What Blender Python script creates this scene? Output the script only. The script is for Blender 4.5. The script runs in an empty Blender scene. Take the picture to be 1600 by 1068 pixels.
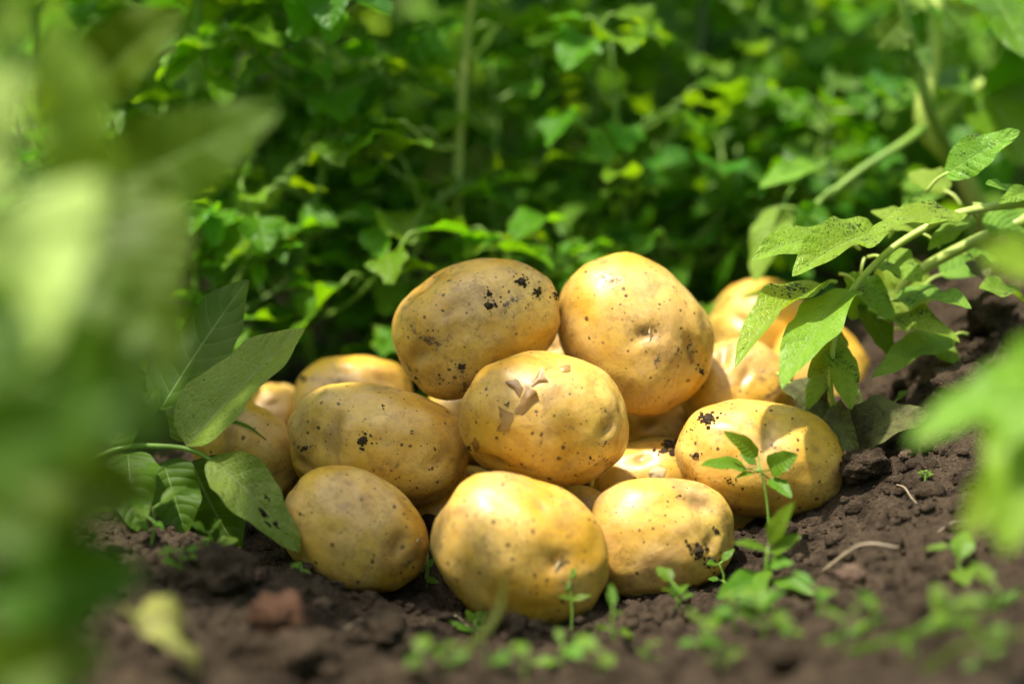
import bpy, bmesh, math, random
import numpy as np
from math import sin, cos, pi, radians
from mathutils import Vector, Matrix, Quaternion
from mathutils.bvhtree import BVHTree

S = bpy.context.scene
COL = S.collection

# ------------------------------------------------------------------ camera
PITCH = radians(10.0)
FPX = 100.0 / 36.0 * 1600.0
FW = Vector((0, cos(PITCH), -sin(PITCH)))
UP = Vector((0, sin(PITCH), cos(PITCH)))
RT = Vector((1, 0, 0))
CAM = FW * -1.6
cd = bpy.data.cameras.new('camera')
cam = bpy.data.objects.new('camera', cd)
COL.objects.link(cam)
cam.location = CAM
cam.rotation_euler = (pi / 2 - PITCH, 0, 0)
cd.lens = 100
cd.sensor_width = 36
cd.clip_start = 0.02
cd.clip_end = 400
cd.dof.use_dof = True
cd.dof.focus_distance = 1.60
cd.dof.aperture_fstop = 2.2
S.camera = cam

# ------------------------------------------------------------------ sky, sun, exposure
SUN = Vector((-0.30, -0.20, 0.93)).normalized()      # towards the sun
w = bpy.data.worlds.new('World')
S.world = w
w.use_nodes = True
nt = w.node_tree
sky = nt.nodes.new('ShaderNodeTexSky')
sky.sky_type = 'NISHITA'
sky.sun_disc = False
sky.air_density = 0.7
sky.dust_density = 3.0
sky.ozone_density = 0.3
sky.sun_elevation = math.asin(SUN.z)
sky.sun_rotation = math.atan2(SUN.x, SUN.y)
bg = nt.nodes['Background']
bg.inputs['Strength'].default_value = 0.13
nt.links.new(sky.outputs[0], bg.inputs['Color'])
ld = bpy.data.lights.new('sun', 'SUN')
ld.energy = 3.9
ld.angle = radians(2.0)
ld.color = (1.0, 0.93, 0.80)
sun = bpy.data.objects.new('sun', ld)
COL.objects.link(sun)
sun.location = SUN * 5
sun.rotation_euler = SUN.to_track_quat('Z', 'Y').to_euler()
S.view_settings.view_transform = 'Standard'
S.view_settings.look = 'None'
S.view_settings.exposure = 1.12
S.view_settings.gamma = 1
S.view_settings.use_curve_mapping = False
S.cycles.use_denoising = True
S.cycles.max_bounces = 6
S.cycles.diffuse_bounces = 3
S.cycles.glossy_bounces = 2
S.cycles.transparent_max_bounces = 4
S.cycles.adaptive_threshold = 0.02
S.cycles.sample_clamp_indirect = 6


def at(px, py, d):
    px, py, d = float(px), float(py), float(d)
    return CAM + d * (FW + RT * ((px - 800) / FPX) - UP * ((py - 534) / FPX))


# ------------------------------------------------------------------ noise
_rs = np.random.RandomState(7)
_perm = _rs.permutation(256)
_perm = np.concatenate([_perm, _perm, _perm])
_grad = _rs.normal(size=(256, 3))
_grad /= np.linalg.norm(_grad, axis=1)[:, None]


def pn(P):
    """gradient noise of an (n,3) array, about -1..1"""
    P = np.asarray(P, float)
    i = np.floor(P).astype(int)
    f = P - i
    u = f * f * f * (f * (f * 6 - 15) + 10)
    i &= 255
    r = 0
    for dx in (0, 1):
        for dy in (0, 1):
            for dz in (0, 1):
                h = _perm[_perm[_perm[(i[:, 0] + dx) & 255] + ((i[:, 1] + dy) & 255)] + ((i[:, 2] + dz) & 255)]
                g = _grad[h]
                dot = g[:, 0] * (f[:, 0] - dx) + g[:, 1] * (f[:, 1] - dy) + g[:, 2] * (f[:, 2] - dz)
                wx = u[:, 0] if dx else 1 - u[:, 0]
                wy = u[:, 1] if dy else 1 - u[:, 1]
                wz = u[:, 2] if dz else 1 - u[:, 2]
                r = r + dot * wx * wy * wz
    return r * 1.6


def fbm(P, o=4, g=0.5):
    P = np.asarray(P, float)
    r, a = 0, 1.0
    for k in range(o):
        r = r + a * pn(P + 17.3 * k)
        P = P * 2.03
        a *= g
    return r


# ------------------------------------------------------------------ materials
class NT:
    def __init__(s, name):
        s.m = bpy.data.materials.new(name)
        s.m.use_nodes = True
        s.t = s.m.node_tree
        s.b = s.t.nodes['Principled BSDF']
        s.out = s.t.nodes['Material Output']

    def n(s, typ, **kw):
        n = s.t.nodes.new('ShaderNode' + typ)
        for k, v in kw.items():
            if k.startswith('_'):
                setattr(n, k[1:], v)
            else:
                n.inputs[k.replace('__', ' ')].default_value = v
        return n

    def l(s, a, b):
        s.t.links.new(a, b)

    def math(s, op, a, b=None, c=None, clamp=False):
        n = s.t.nodes.new('ShaderNodeMath')
        n.operation = op
        n.use_clamp = clamp
        for k, v in enumerate((a, b, c)):
            if v is None:
                continue
            if isinstance(v, (int, float)):
                n.inputs[k].default_value = v
            else:
                s.l(v, n.inputs[k])
        return n.outputs[0]

    def ramp(s, x, a, b, lo=0.0, hi=1.0):
        n = s.t.nodes.new('ShaderNodeMapRange')
        n.interpolation_type = 'SMOOTHSTEP'
        s.l(x, n.inputs[0])
        for k, v in zip((1, 2, 3, 4), (a, b, lo, hi)):
            if isinstance(v, (int, float)):
                n.inputs[k].default_value = v
            else:
                s.l(v, n.inputs[k])
        return n.outputs[0]

    def mix(s, f, a, b, mode='MIX'):
        n = s.t.nodes.new('ShaderNodeMix')
        n.data_type = 'RGBA'
        n.blend_type = mode
        for k, v in ((0, f), (6, a), (7, b)):
            if isinstance(v, (int, float)):
                n.inputs[k].default_value = v
            elif isinstance(v, tuple):
                n.inputs[k].default_value = v + (1,) if len(v) == 3 else v
            else:
                s.l(v, n.inputs[k])
        return n.outputs[2]

    def noise(s, vec, scale, detail=3, rough=0.55, dist=0.0):
        n = s.n('TexNoise', Scale=scale, Detail=detail, Roughness=rough, Distortion=dist)
        s.l(vec, n.inputs['Vector'])
        return n

    def bump(s, h, strength, dist, prev=None):
        n = s.n('Bump', Strength=strength, Distance=dist)
        s.l(h, n.inputs['Height'])
        if prev is not None:
            s.l(prev, n.inputs['Normal'])
        return n.outputs[0]


def potato_material():
    k = NT('potato_skin')
    tc = k.n('TexCoord').outputs['Object']
    oi = k.n('ObjectInfo').outputs['Random']
    va = k.n('VectorMath', _operation='ADD')
    k.l(tc, va.inputs[0])
    cx = k.n('CombineXYZ')
    k.l(k.math('MULTIPLY', oi, 31.0), cx.inputs[0])
    k.l(k.math('MULTIPLY', oi, 57.0), cx.inputs[1])
    k.l(cx.outputs[0], va.inputs[1])
    v = va.outputs[0]
    eye = k.n('Attribute', _attribute_name='eye').outputs['Fac']
    dirt = k.n('Attribute', _attribute_name='dirt', _attribute_type='OBJECT').outputs['Fac']
    # base: golden skin with broad paler and browner zones
    n1 = k.noise(v, 26, 3, 0.5).outputs[0]
    n2 = k.noise(v, 60, 3, 0.6).outputs[0]
    n3 = k.noise(v, 420, 3, 0.6).outputs[0]
    c = k.mix(k.ramp(n1, 0.35, 0.66), (0.64, 0.340, 0.026), (0.75, 0.485, 0.120))
    c = k.mix(k.math('MULTIPLY', k.ramp(n2, 0.5, 0.75), 0.5), c, (0.46, 0.245, 0.020))
    c = k.mix(k.math('MULTIPLY', k.ramp(k.noise(v, 17, 5, 0.62).outputs[0], 0.46, 0.64), 0.6), c, (0.60, 0.40, 0.17))
    n4 = k.noise(v, 150, 4, 0.7, 0.3).outputs[0]
    c = k.mix(k.math('MULTIPLY', k.ramp(n4, 0.46, 0.68), 0.42), c, (0.42, 0.225, 0.025))
    c = k.mix(k.math('MULTIPLY', k.ramp(n3, 0.45, 0.75), 0.22), c, (0.42, 0.22, 0.022))
    # patches where the thin skin rubbed off: warped cells, clear edged
    wn = k.noise(v, 70, 3)
    wv = k.n('VectorMath', _operation='MULTIPLY_ADD')
    k.l(wn.outputs['Color'], wv.inputs[0])
    wv.inputs[1].default_value = (0.02, 0.02, 0.02)
    k.l(v, wv.inputs[2])
    vc = k.n('TexVoronoi', Scale=52, Randomness=1.0)
    k.l(wv.outputs[0], vc.inputs['Vector'])
    ve = k.n('TexVoronoi', Scale=52, Randomness=1.0, _feature='DISTANCE_TO_EDGE')
    k.l(wv.outputs[0], ve.inputs['Vector'])
    sep = k.n('SeparateColor')
    k.l(vc.outputs['Color'], sep.inputs[0])
    peel = k.ramp(sep.outputs[0], 0.78, 0.80)
    c = k.mix(k.math('MULTIPLY', peel, 0.35), c, (0.76, 0.50, 0.07))
    zone = k.ramp(n1, 0.52, 0.62)
    edge = k.math('MULTIPLY', k.ramp(ve.outputs['Distance'], 0.018, 0.055, 1, 0), zone)
    c = k.mix(k.math('MULTIPLY', edge, 0.28), c, (0.34, 0.18, 0.06))
    # brown russet smears
    sm = k.ramp(k.noise(v, 34, 5, 0.68, 0.6).outputs[0], 0.52, 0.70)
    c = k.mix(k.math('MULTIPLY', sm, 0.6), c, (0.27, 0.145, 0.05))
    # lenticels: small dark dots, of two sizes
    dots = None
    for sc, r0, keep, off in ((155, 0.19, 0.05, 0.0), (280, 0.16, 0.12, 3.3)):
        vo = k.n('TexVoronoi', Scale=sc, Randomness=1.0)
        ad = k.n('VectorMath', _operation='ADD')
        k.l(v, ad.inputs[0])
        ad.inputs[1].default_value = (off, off, off)
        wq = k.n('VectorMath', _operation='MULTIPLY_ADD')
        k.l(wn.outputs['Color'], wq.inputs[0])
        wq.inputs[1].default_value = (0.006,) * 3
        k.l(ad.outputs[0], wq.inputs[2])
        k.l(wq.outputs[0], vo.inputs['Vector'])
        sp = k.n('SeparateColor')
        k.l(vo.outputs['Color'], sp.inputs[0])
        rad = k.math('MULTIPLY_ADD', sp.outputs[1], r0, r0 * 0.35)
        dd = k.math('DIVIDE', vo.outputs['Distance'], rad)
        dt = k.math('MULTIPLY', k.ramp(dd, 0.55, 1.05, 1, 0), k.math('GREATER_THAN', sp.outputs[0], keep))
        dots = dt if dots is None else k.math('MAXIMUM', dots, dt)
    c = k.mix(k.math('MULTIPLY', dots, 0.9), c, (0.075, 0.038, 0.014))
    # eye tint and adhering soil film
    c = k.mix(k.math('MULTIPLY', eye, 0.75, clamp=True), c, (0.22, 0.115, 0.04))
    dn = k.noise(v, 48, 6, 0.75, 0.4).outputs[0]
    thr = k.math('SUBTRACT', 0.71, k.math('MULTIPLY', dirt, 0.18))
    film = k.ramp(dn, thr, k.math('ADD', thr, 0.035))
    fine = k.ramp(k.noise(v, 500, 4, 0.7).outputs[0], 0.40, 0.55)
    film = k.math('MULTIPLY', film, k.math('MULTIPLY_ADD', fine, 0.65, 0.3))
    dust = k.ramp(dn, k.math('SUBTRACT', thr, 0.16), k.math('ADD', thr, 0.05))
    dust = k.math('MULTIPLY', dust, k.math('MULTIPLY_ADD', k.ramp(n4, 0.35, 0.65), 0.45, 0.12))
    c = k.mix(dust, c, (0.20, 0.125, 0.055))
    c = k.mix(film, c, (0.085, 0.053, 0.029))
    k.l(c, k.b.inputs['Base Color'])
    rg = k.math('MULTIPLY_ADD', n3, 0.25, 0.30)
    rg = k.math('MULTIPLY_ADD', film, 0.35, rg)
    k.l(rg, k.b.inputs['Roughness'])
    k.b.inputs['Specular IOR Level'].default_value = 0.62
    k.b.inputs['Subsurface Weight'].default_value = 0.15
    k.b.inputs['Subsurface Radius'].default_value = (1.0, 0.55, 0.2)
    k.b.inputs['Subsurface Scale'].default_value = 0.004
    h = k.math('MULTIPLY_ADD', n2, 0.9, k.math('MULTIPLY_ADD', n4, 0.5, k.math('MULTIPLY', n3, 0.4)))
    k.l(k.bump(h, 0.5, 0.0009), k.b.inputs['Normal'])
    return k.m


def leaf_material(name, top, back, trans, tf=0.38, spots=0.0, rough=0.42, vein=(0.25, 0.38, 0.10), vary=0.35, island=False, quilt=1.0,
                  blotch=None):
    k = NT(name)
    uv = k.n('UVMap').outputs[0]
    sx = k.n('SeparateXYZ')
    k.l(uv, sx.inputs[0])
    u = k.math('ABSOLUTE', k.math('SUBTRACT', sx.outputs[0], 0.5))      # 0 midrib .. 0.5 margin
    vv = sx.outputs[1]
    tc = k.n('TexCoord').outputs['Object']
    if island:
        rnd = k.n('NewGeometry').outputs['Random Per Island']
    else:
        rnd = k.n('ObjectInfo').outputs['Random']
    geo = k.n('NewGeometry').outputs['Backfacing']
    nz = k.noise(tc, 7, 2).outputs[0]
    c = k.mix(geo, top, back)
    hs = k.n('HueSaturation')
    k.l(k.math('MULTIPLY_ADD', rnd, 0.05, 0.475), hs.inputs['Hue'])
    k.l(k.math('MULTIPLY_ADD', k.math('FRACT', k.math('MULTIPLY', rnd, 7.31)), vary * 2, 1 - vary), hs.inputs['Value'])
    k.l(c, hs.inputs['Color'])
    c = hs.outputs[0]
    c = k.mix(k.math('MULTIPLY', k.ramp(nz, 0.4, 0.7), 0.35), c, tuple(x * 1.5 for x in top))
    # veins: midrib and curved side veins
    ph = k.math('SUBTRACT', vv, k.math('MULTIPLY', k.math('POWER', k.math('MULTIPLY', u, 2.0), 1.3), 0.16))
    wv = k.math('ABSOLUTE', k.math('SINE', k.math('MULTIPLY', ph, 26.0)))
    side = k.ramp(wv, 0.0, 0.16, 1, 0)
    mid = k.ramp(u, 0.008, 0.026, 1, 0)
    vn = k.math('MAXIMUM', k.math('MULTIPLY', side, 0.55), mid)
    c = k.mix(k.math('MULTIPLY', vn, 0.6), c, vein)
    tr = k.mix(k.math('MULTIPLY', vn, 0.35), trans, tuple(x * 0.5 for x in trans))
    hs2 = k.n('HueSaturation')
    k.l(k.math('MULTIPLY_ADD', rnd, 0.05, 0.475), hs2.inputs['Hue'])
    k.l(tr, hs2.inputs['Color'])
    tr = hs2.outputs[0]
    if blotch:
        bl = k.ramp(k.noise(tc, 5, 6, 0.7, 0.5).outputs[0], 0.42, 0.62)
        c = k.mix(k.math('MULTIPLY', bl, 0.85), c, blotch)
        tr = k.mix(k.math('MULTIPLY', bl, 0.85), tr, blotch)
    if spots > 0:
        s1 = k.noise(tc, 42, 3, 0.62).outputs[0]
        s2 = k.noise(tc, 4.5, 2, 0.6).outputs[0]
        th = k.math('SUBTRACT', 0.72 - 0.03 * spots, k.math('MULTIPLY', k.ramp(s2, 0.42, 0.72), 0.13 * spots))
        sp = k.ramp(s1, th, k.math('ADD', th, 0.03))
        c = k.mix(sp, c, (0.02, 0.014, 0.006))
        tr = k.mix(sp, tr, (0.01, 0.006, 0.002))
    k.l(c, k.b.inputs['Base Color'])
    k.b.inputs['Roughness'].default_value = rough
    k.b.inputs['Specular IOR Level'].default_value = 0.28
    hgt = k.math('SUBTRACT', k.math('MULTIPLY', wv, 0.7 * quilt), k.math('MULTIPLY', mid, 0.8))
    if quilt >= 1 and not island:
        ret = k.n('TexVoronoi', Scale=26.0, _feature='DISTANCE_TO_EDGE')
        k.l(tc, ret.inputs['Vector'])
        rv = k.ramp(ret.outputs['Distance'], 0.0, 0.22)
        hgt = k.math('MULTIPLY_ADD', rv, 0.45, hgt)
        c = k.mix(k.math('MULTIPLY', k.math('SUBTRACT', 1.0, rv), 0.22), c, vein)
        k.l(c, k.b.inputs['Base Color'])
    nrm = k.bump(hgt, 0.5, 0.0013)
    k.l(nrm, k.b.inputs['Normal'])
    tb = k.n('BsdfTranslucent')
    k.l(tr, tb.inputs['Color'])
    k.l(nrm, tb.inputs['Normal'])
    ms = k.n('MixShader')
    ms.inputs[0].default_value = tf
    k.l(k.b.outputs[0], ms.inputs[1])
    k.l(tb.outputs[0], ms.inputs[2])
    k.l(ms.outputs[0], k.out.inputs['Surface'])
    return k.m


def stem_material(name, a, b, sss=0.1):
    k = NT(name)
    tc = k.n('TexCoord').outputs['Object']
    n1 = k.noise(tc, 40, 4).outputs[0]
    c = k.mix(k.ramp(n1, 0.35, 0.65), a, b)
    n2 = k.noise(tc, 500, 3, 0.7).outputs[0]
    c = k.mix(k.math('MULTIPLY', k.ramp(n2, 0.62, 0.7), 0.5), c, tuple(x * 0.3 for x in a))
    k.l(c, k.b.inputs['Base Color'])
    k.b.inputs['Roughness'].default_value = 0.45
    k.b.inputs['Subsurface Weight'].default_value = sss
    k.b.inputs['Subsurface Radius'].default_value = (0.6, 1, 0.2)
    k.b.inputs['Subsurface Scale'].default_value = 0.003
    k.l(k.bump(n1, 0.4, 0.001), k.b.inputs['Normal'])
    return k.m


def soil_material(name, dark, light, warm):
    k = NT(name)
    tc = k.n('NewGeometry').outputs['Position']
    n1 = k.noise(tc, 9, 2, 0.6).outputs[0]
    n2 = k.noise(tc, 70, 4, 0.7).outputs[0]
    n3 = k.noise(tc, 600, 3, 0.75).outputs[0]
    c = k.mix(k.ramp(n2, 0.33, 0.68), dark, light)
    c = k.mix(k.math('MULTIPLY', k.ramp(n1, 0.45, 0.7), 0.6), c, warm)
    c = k.mix(k.math('MULTIPLY', k.ramp(n3, 0.35, 0.55, 1, 0), 0.55), c, tuple(x * 0.4 for x in dark))
    c = k.mix(k.math('MULTIPLY', k.ramp(n3, 0.66, 0.75), 0.35), c, (0.24, 0.19, 0.15))
    k.l(c, k.b.inputs['Base Color'])
    k.b.inputs['Roughness'].default_value = 0.92
    k.b.inputs['Specular IOR Level'].default_value = 0.2
    h = k.math('MULTIPLY_ADD', n3, 1.2, k.math('MULTIPLY', n2, 2.0))
    k.l(k.bump(h, 1.0, 0.005), k.b.inputs['Normal'])
    return k.m


M = {}
M['potato'] = potato_material()
M['soil'] = soil_material('soil', (0.040, 0.026, 0.015), (0.135, 0.095, 0.060), (0.100, 0.068, 0.042))
M['crumb'] = soil_material('dark_soil_crumb', (0.050, 0.032, 0.018), (0.16, 0.108, 0.066), (0.11, 0.072, 0.043))
M['redsoil'] = soil_material('reddish_soil', (0.10, 0.05, 0.028), (0.22, 0.11, 0.065), (0.18, 0.09, 0.05))
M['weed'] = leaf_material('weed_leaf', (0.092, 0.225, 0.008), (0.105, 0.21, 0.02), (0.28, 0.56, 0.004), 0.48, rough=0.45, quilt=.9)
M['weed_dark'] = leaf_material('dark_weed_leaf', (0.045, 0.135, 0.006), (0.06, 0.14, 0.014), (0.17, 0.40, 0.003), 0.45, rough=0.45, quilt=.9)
M['far'] = leaf_material('far_leaf', (0.125, 0.265, 0.006), (0.14, 0.25, 0.012), (0.36, 0.62, 0.003), 0.50, island=True, rough=0.48)
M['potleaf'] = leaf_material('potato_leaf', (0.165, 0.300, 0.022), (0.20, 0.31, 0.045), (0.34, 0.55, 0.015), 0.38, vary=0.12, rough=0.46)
M['leftleaf'] = leaf_material('dull_potato_leaf', (0.135, 0.220, 0.022), (0.16, 0.23, 0.045), (0.30, 0.44, 0.015), 0.36, spots=0.6, vary=0.1, rough=0.5, vein=(0.26, 0.33, 0.13))  # duller green with a few specks and its own vein tone
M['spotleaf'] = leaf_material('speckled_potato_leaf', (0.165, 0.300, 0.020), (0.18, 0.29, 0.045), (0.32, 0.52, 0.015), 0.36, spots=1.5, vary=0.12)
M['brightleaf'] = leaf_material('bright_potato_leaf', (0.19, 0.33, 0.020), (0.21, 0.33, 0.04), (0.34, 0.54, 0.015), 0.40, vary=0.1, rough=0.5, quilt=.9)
M['foreleaf'] = leaf_material('shade_toned_potato_leaf', (0.055, 0.115, 0.003), (0.075, 0.135, 0.010), (0.17, 0.28, 0.002), 0.40, vary=0.2, rough=0.55, quilt=.9)  # potato leaf green darkened, deep shade put into its colour
M['sunlitleaf'] = leaf_material('sunlit_potato_leaf', (0.37, 0.50, 0.13), (0.36, 0.47, 0.13), (0.44, 0.60, 0.08), 0.34, vary=0.08, rough=0.6, quilt=.9)  # strong sunlight put into the base colour of these leaves
M['dryleaf'] = leaf_material('withered_leaf', (0.10, 0.12, 0.035), (0.10, 0.11, 0.045), (0.14, 0.14, 0.03), 0.2, spots=1.0, vary=0.1, rough=0.7,
                             vein=(0.14, 0.14, 0.05), blotch=(0.055, 0.040, 0.020))
M['yellow'] = leaf_material('yellowing_leaf', (0.33, 0.36, 0.09), (0.34, 0.35, 0.11), (0.42, 0.44, 0.06), 0.35, vary=0.05, blotch=(0.22, 0.19, 0.07))
M['sprout'] = leaf_material('seedling_leaf', (0.098, 0.205, 0.012), (0.12, 0.21, 0.03), (0.24, 0.42, 0.012), 0.40, vary=0.2, rough=0.38, quilt=0.4)
M['stem'] = stem_material('green_stem', (0.13, 0.25, 0.03), (0.20, 0.33, 0.05))
M['palestem'] = stem_material('pale_potato_stem', (0.33, 0.44, 0.08), (0.44, 0.53, 0.14), 0.2)
M['darkstem'] = stem_material('dark_stem', (0.035, 0.075, 0.018), (0.06, 0.10, 0.025))
M['drystalk'] = stem_material('dry_stalk', (0.27, 0.21, 0.14), (0.34, 0.27, 0.18), 0)
M['flake'] = stem_material('skin_flake', (0.25, 0.13, 0.032), (0.36, 0.20, 0.055), 0.0)
M['paleflake'] = stem_material('pale_skin_flake', (0.60, 0.45, 0.22), (0.66, 0.52, 0.30), 0.1)
M['stone'] = soil_material('stone', (0.16, 0.10, 0.07), (0.30, 0.20, 0.14), (0.25, 0.17, 0.11))


# ------------------------------------------------------------------ object helpers
def mesh_of(name, V, Fc, mat, smooth=True, uv=None):
    me = bpy.data.meshes.new(name)
    me.from_pydata([tuple(v) for v in V], [], [tuple(f) for f in Fc])
    if smooth:
        me.polygons.foreach_set('use_smooth', [True] * len(me.polygons))
    if mat is not None:
        me.materials.append(M[mat])
    if uv is not None:
        ul = me.uv_layers.new(name='UVMap')
        li = np.empty(len(me.loops), int)
        me.loops.foreach_get('vertex_index', li)
        ul.data.foreach_set('uv', np.asarray(uv, float)[li].ravel())
    me.update()
    return me


def link(name, me, parent=None, loc=None, quat=None, scale=None):
    o = bpy.data.objects.new(name, me)
    COL.objects.link(o)
    if parent is not None:
        o.parent = parent
    if loc is not None:
        o.location = loc
    if quat is not None:
        o.rotation_mode = 'QUATERNION'
        o.rotation_quaternion = quat
    if scale is not None:
        o.scale = scale if hasattr(scale, '__len__') else (scale,) * 3
    return o


def tag(o, label=None, cat=None, group=None, kind=None):
    if label:
        o['label'] = label
    if cat:
        o['category'] = cat
    if group:
        o['group'] = group
    if kind:
        o['kind'] = kind
    return o


def thing(name, loc, label, cat, group=None):
    return tag(link(name, None, None, loc), label, cat, group)


def catmull(P, n=6):
    P = [Vector(p) for p in P]
    if len(P) < 3:
        return [P[0].lerp(P[-1], t / n) for t in range(n + 1)]
    Q = [P[0] * 2 - P[1]] + P + [P[-1] * 2 - P[-2]]
    out = []
    for i in range(1, len(Q) - 2):
        a, b, c, d = Q[i - 1:i + 3]
        for k in range(n):
            t = k / n
            out.append(0.5 * (2 * b + (c - a) * t + (2 * a - 5 * b + 4 * c - d) * t * t + (3 * b - a - 3 * c + d) * t ** 3))
    out.append(P[-1])
    return out


class MB:
    def __init__(s):
        s.V, s.F, s.UV = [], [], []

    def tube(s, P, r0, r1, n=7, sub=5, off=Vector((0, 0, 0))):
        C = catmull(P, sub)
        m = len(C)
        b0 = len(s.V)
        ref = Vector((0.31, 0.87, 0.2)).normalized()
        for i, c in enumerate(C):
            t = (C[min(i + 1, m - 1)] - C[max(i - 1, 0)]).normalized()
            x = t.cross(ref)
            if x.length < 1e-3:
                x = t.orthogonal()
            x.normalize()
            y = t.cross(x)
            f = i / (m - 1)
            r = r0 + (r1 - r0) * f
            for k in range(n):
                a = 2 * pi * k / n
                s.V.append(c - off + (x * cos(a) + y * sin(a)) * r)
                s.UV.append((k / n, f))
        for i in range(m - 1):
            for k in range(n):
                s.F.append((b0 + i * n + k, b0 + i * n + (k + 1) % n, b0 + (i + 1) * n + (k + 1) % n, b0 + (i + 1) * n + k))
        s.F.append(tuple(b0 + k for k in range(n))[::-1])
        s.F.append(tuple(b0 + (m - 1) * n + k for k in range(n)))
        return s

    def build(s, name, mat, parent=None, loc=None):
        return link(name, mesh_of(name, s.V, s.F, mat), parent, loc)


# ------------------------------------------------------------------ leaves
def leaf_data(W, nv=14, nu=8, kind='ovate', droop=0.5, fold=0.35, wave=0.05, seed=0, holes=(), twist=0.0):
    """a blade of length 1 (chord along +Y) and full width W; base at the origin, upper face +Z"""
    rs = np.random.RandomState(seed)
    v = np.linspace(0, 1, nv + 1)
    if kind == 'ovate':
        w = np.sin(pi * v ** 0.74) ** 0.66 * (1 - 0.22 * v)
    elif kind == 'lance':
        w = np.sin(pi * v ** 0.85) ** 1.1
    elif kind == 'round':
        w = np.sin(pi * v ** 0.95) ** 0.6
    else:                                             # lobed, goosefoot-like
        w = np.sin(pi * v ** 0.66) ** 0.6
        w = w * (1 + 0.16 * np.sin(v * pi * 5.0 + 0.4)) * (1 - 0.15 * v)
    w = w / w.max()
    w[0] = 0.03
    w[-1] = 0.015
    ph = rs.uniform(0, 6.28, 6)
    u = np.linspace(-1, 1, nu + 1)
    # midline arc
    ang = (v - 0.35) * droop
    ds = 1.0 / nv
    yy = np.concatenate([[0], np.cumsum(np.cos((ang[:-1] + ang[1:]) / 2) * ds)])
    zz = -np.concatenate([[0], np.cumsum(np.sin((ang[:-1] + ang[1:]) / 2) * ds)])
    V, UVs = [], []
    for i in range(nv + 1):
        tw = twist * (v[i] - 0.3)
        jag = 1.0
        for j in range(nu + 1):
            s = u[j]
            hw = W * 0.5 * w[i]
            side = 1 if s > 0 else -1
            hw *= 1 + 0.07 * sin(v[i] * 11 + ph[0] * side) + (0.07 * sin(v[i] * 29 + ph[1] * side) if kind == 'lobed' else 0.03 * sin(v[i] * 27 + ph[1] * side))
            x = s * hw * cos(fold * abs(s) * 0.6)
            z = abs(s) * hw * sin(fold) - (s * s) * hw * 0.25 * sin(fold)
            z += wave * W * (abs(s) ** 1.5) * (sin(v[i] * 9 + ph[2] + side * ph[3]) + 0.6 * sin(v[i] * 17 + ph[4] * side)) * w[i]
            z += 0.012 * W * sin(v[i] * 26 - abs(s) * 4) * (1 - abs(s)) * (1 if abs(s) > 0.1 else 0)
            x, z = x * cos(tw) - z * sin(tw), x * sin(tw) + z * cos(tw)
            # carry along the midline (its normal tilts with the arc)
            V.append((x, yy[i] + z * sin(ang[i]), zz[i] + z * cos(ang[i])))
            UVs.append(((s + 1) / 2, v[i]))
    V = np.array(V)
    # chord to +Y, length 1
    ty, tz = yy[-1], zz[-1]
    L = math.hypot(ty, tz)
    c, s_ = ty / L, tz / L
    y = (V[:, 1] * c + V[:, 2] * s_) / L
    z = (-V[:, 1] * s_ + V[:, 2] * c) / L
    V = np.stack([V[:, 0] / L, y, z], 1)
    Fc = []
    for i in range(nv):
        for j in range(nu):
            if holes:
                cu, cv = (u[j] + u[j + 1]) / 2, (v[i] + v[i + 1]) / 2
                if any(((cu - h[0]) / h[2]) ** 2 + ((cv - h[1]) / h[3]) ** 2 < 1 + 0.5 * sin(31 * cu + 47 * cv) for h in holes):
                    continue
            a = i * (nu + 1) + j
            Fc.append((a, a + 1, a + nu + 2, a + nu + 1))
    return V, Fc, UVs


_leaf_cache = {}


def leaf_me(mat, key, **kw):
    k = (mat, key)
    if k not in _leaf_cache:
        V, Fc, UV = leaf_data(**kw)
        _leaf_cache[k] = mesh_of('leaf', V, Fc, mat, True, UV)
    return _leaf_cache[k]


def basis(ydir, znear):
    y = Vector(ydir).normalized()
    x = y.cross(Vector(znear))
    if x.length < 1e-4:
        x = y.orthogonal()
    x.normalize()
    z = x.cross(y)
    return Matrix((x, y, z)).transposed()


def put_leaf(root, base, tip, me, normal=(0, 0, 1), wide=1.0, label=None):
    dv = tip - base
    q = basis(dv, normal).to_quaternion()
    L = dv.length
    o = link('leaf', me, root, base - root.location, q, (L * wide, L, L))
    if label:
        o['label'] = label
    return o


LEAFN = [0]


def traced_leaf(root, b, t, wpx, mat, normal=(0, -0.3, 1), label=None, holes=(), **kw):
    """b, t: (px, py, depth) of blade base and tip; wpx its full width in photograph pixels"""
    B, T = at(*b), at(*t)
    L = (T - B).length
    Wm = wpx * ((b[2] + t[2]) / 2) / FPX
    LEAFN[0] += 1
    p = dict(W=Wm / L, nv=22, nu=12, kind='ovate', droop=0.6, fold=0.3, wave=0.10, seed=LEAFN[0], holes=holes)
    p.update(kw)
    V, Fc, UV = leaf_data(**p)
    return put_leaf(root, B, T, mesh_of('leaf', V, Fc, mat, True, UV), normal, 1.0, label)


# ------------------------------------------------------------------ ground
CTRL = []


def gp(px, py, d):
    CTRL.append(tuple(at(px, py, d)))


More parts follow.
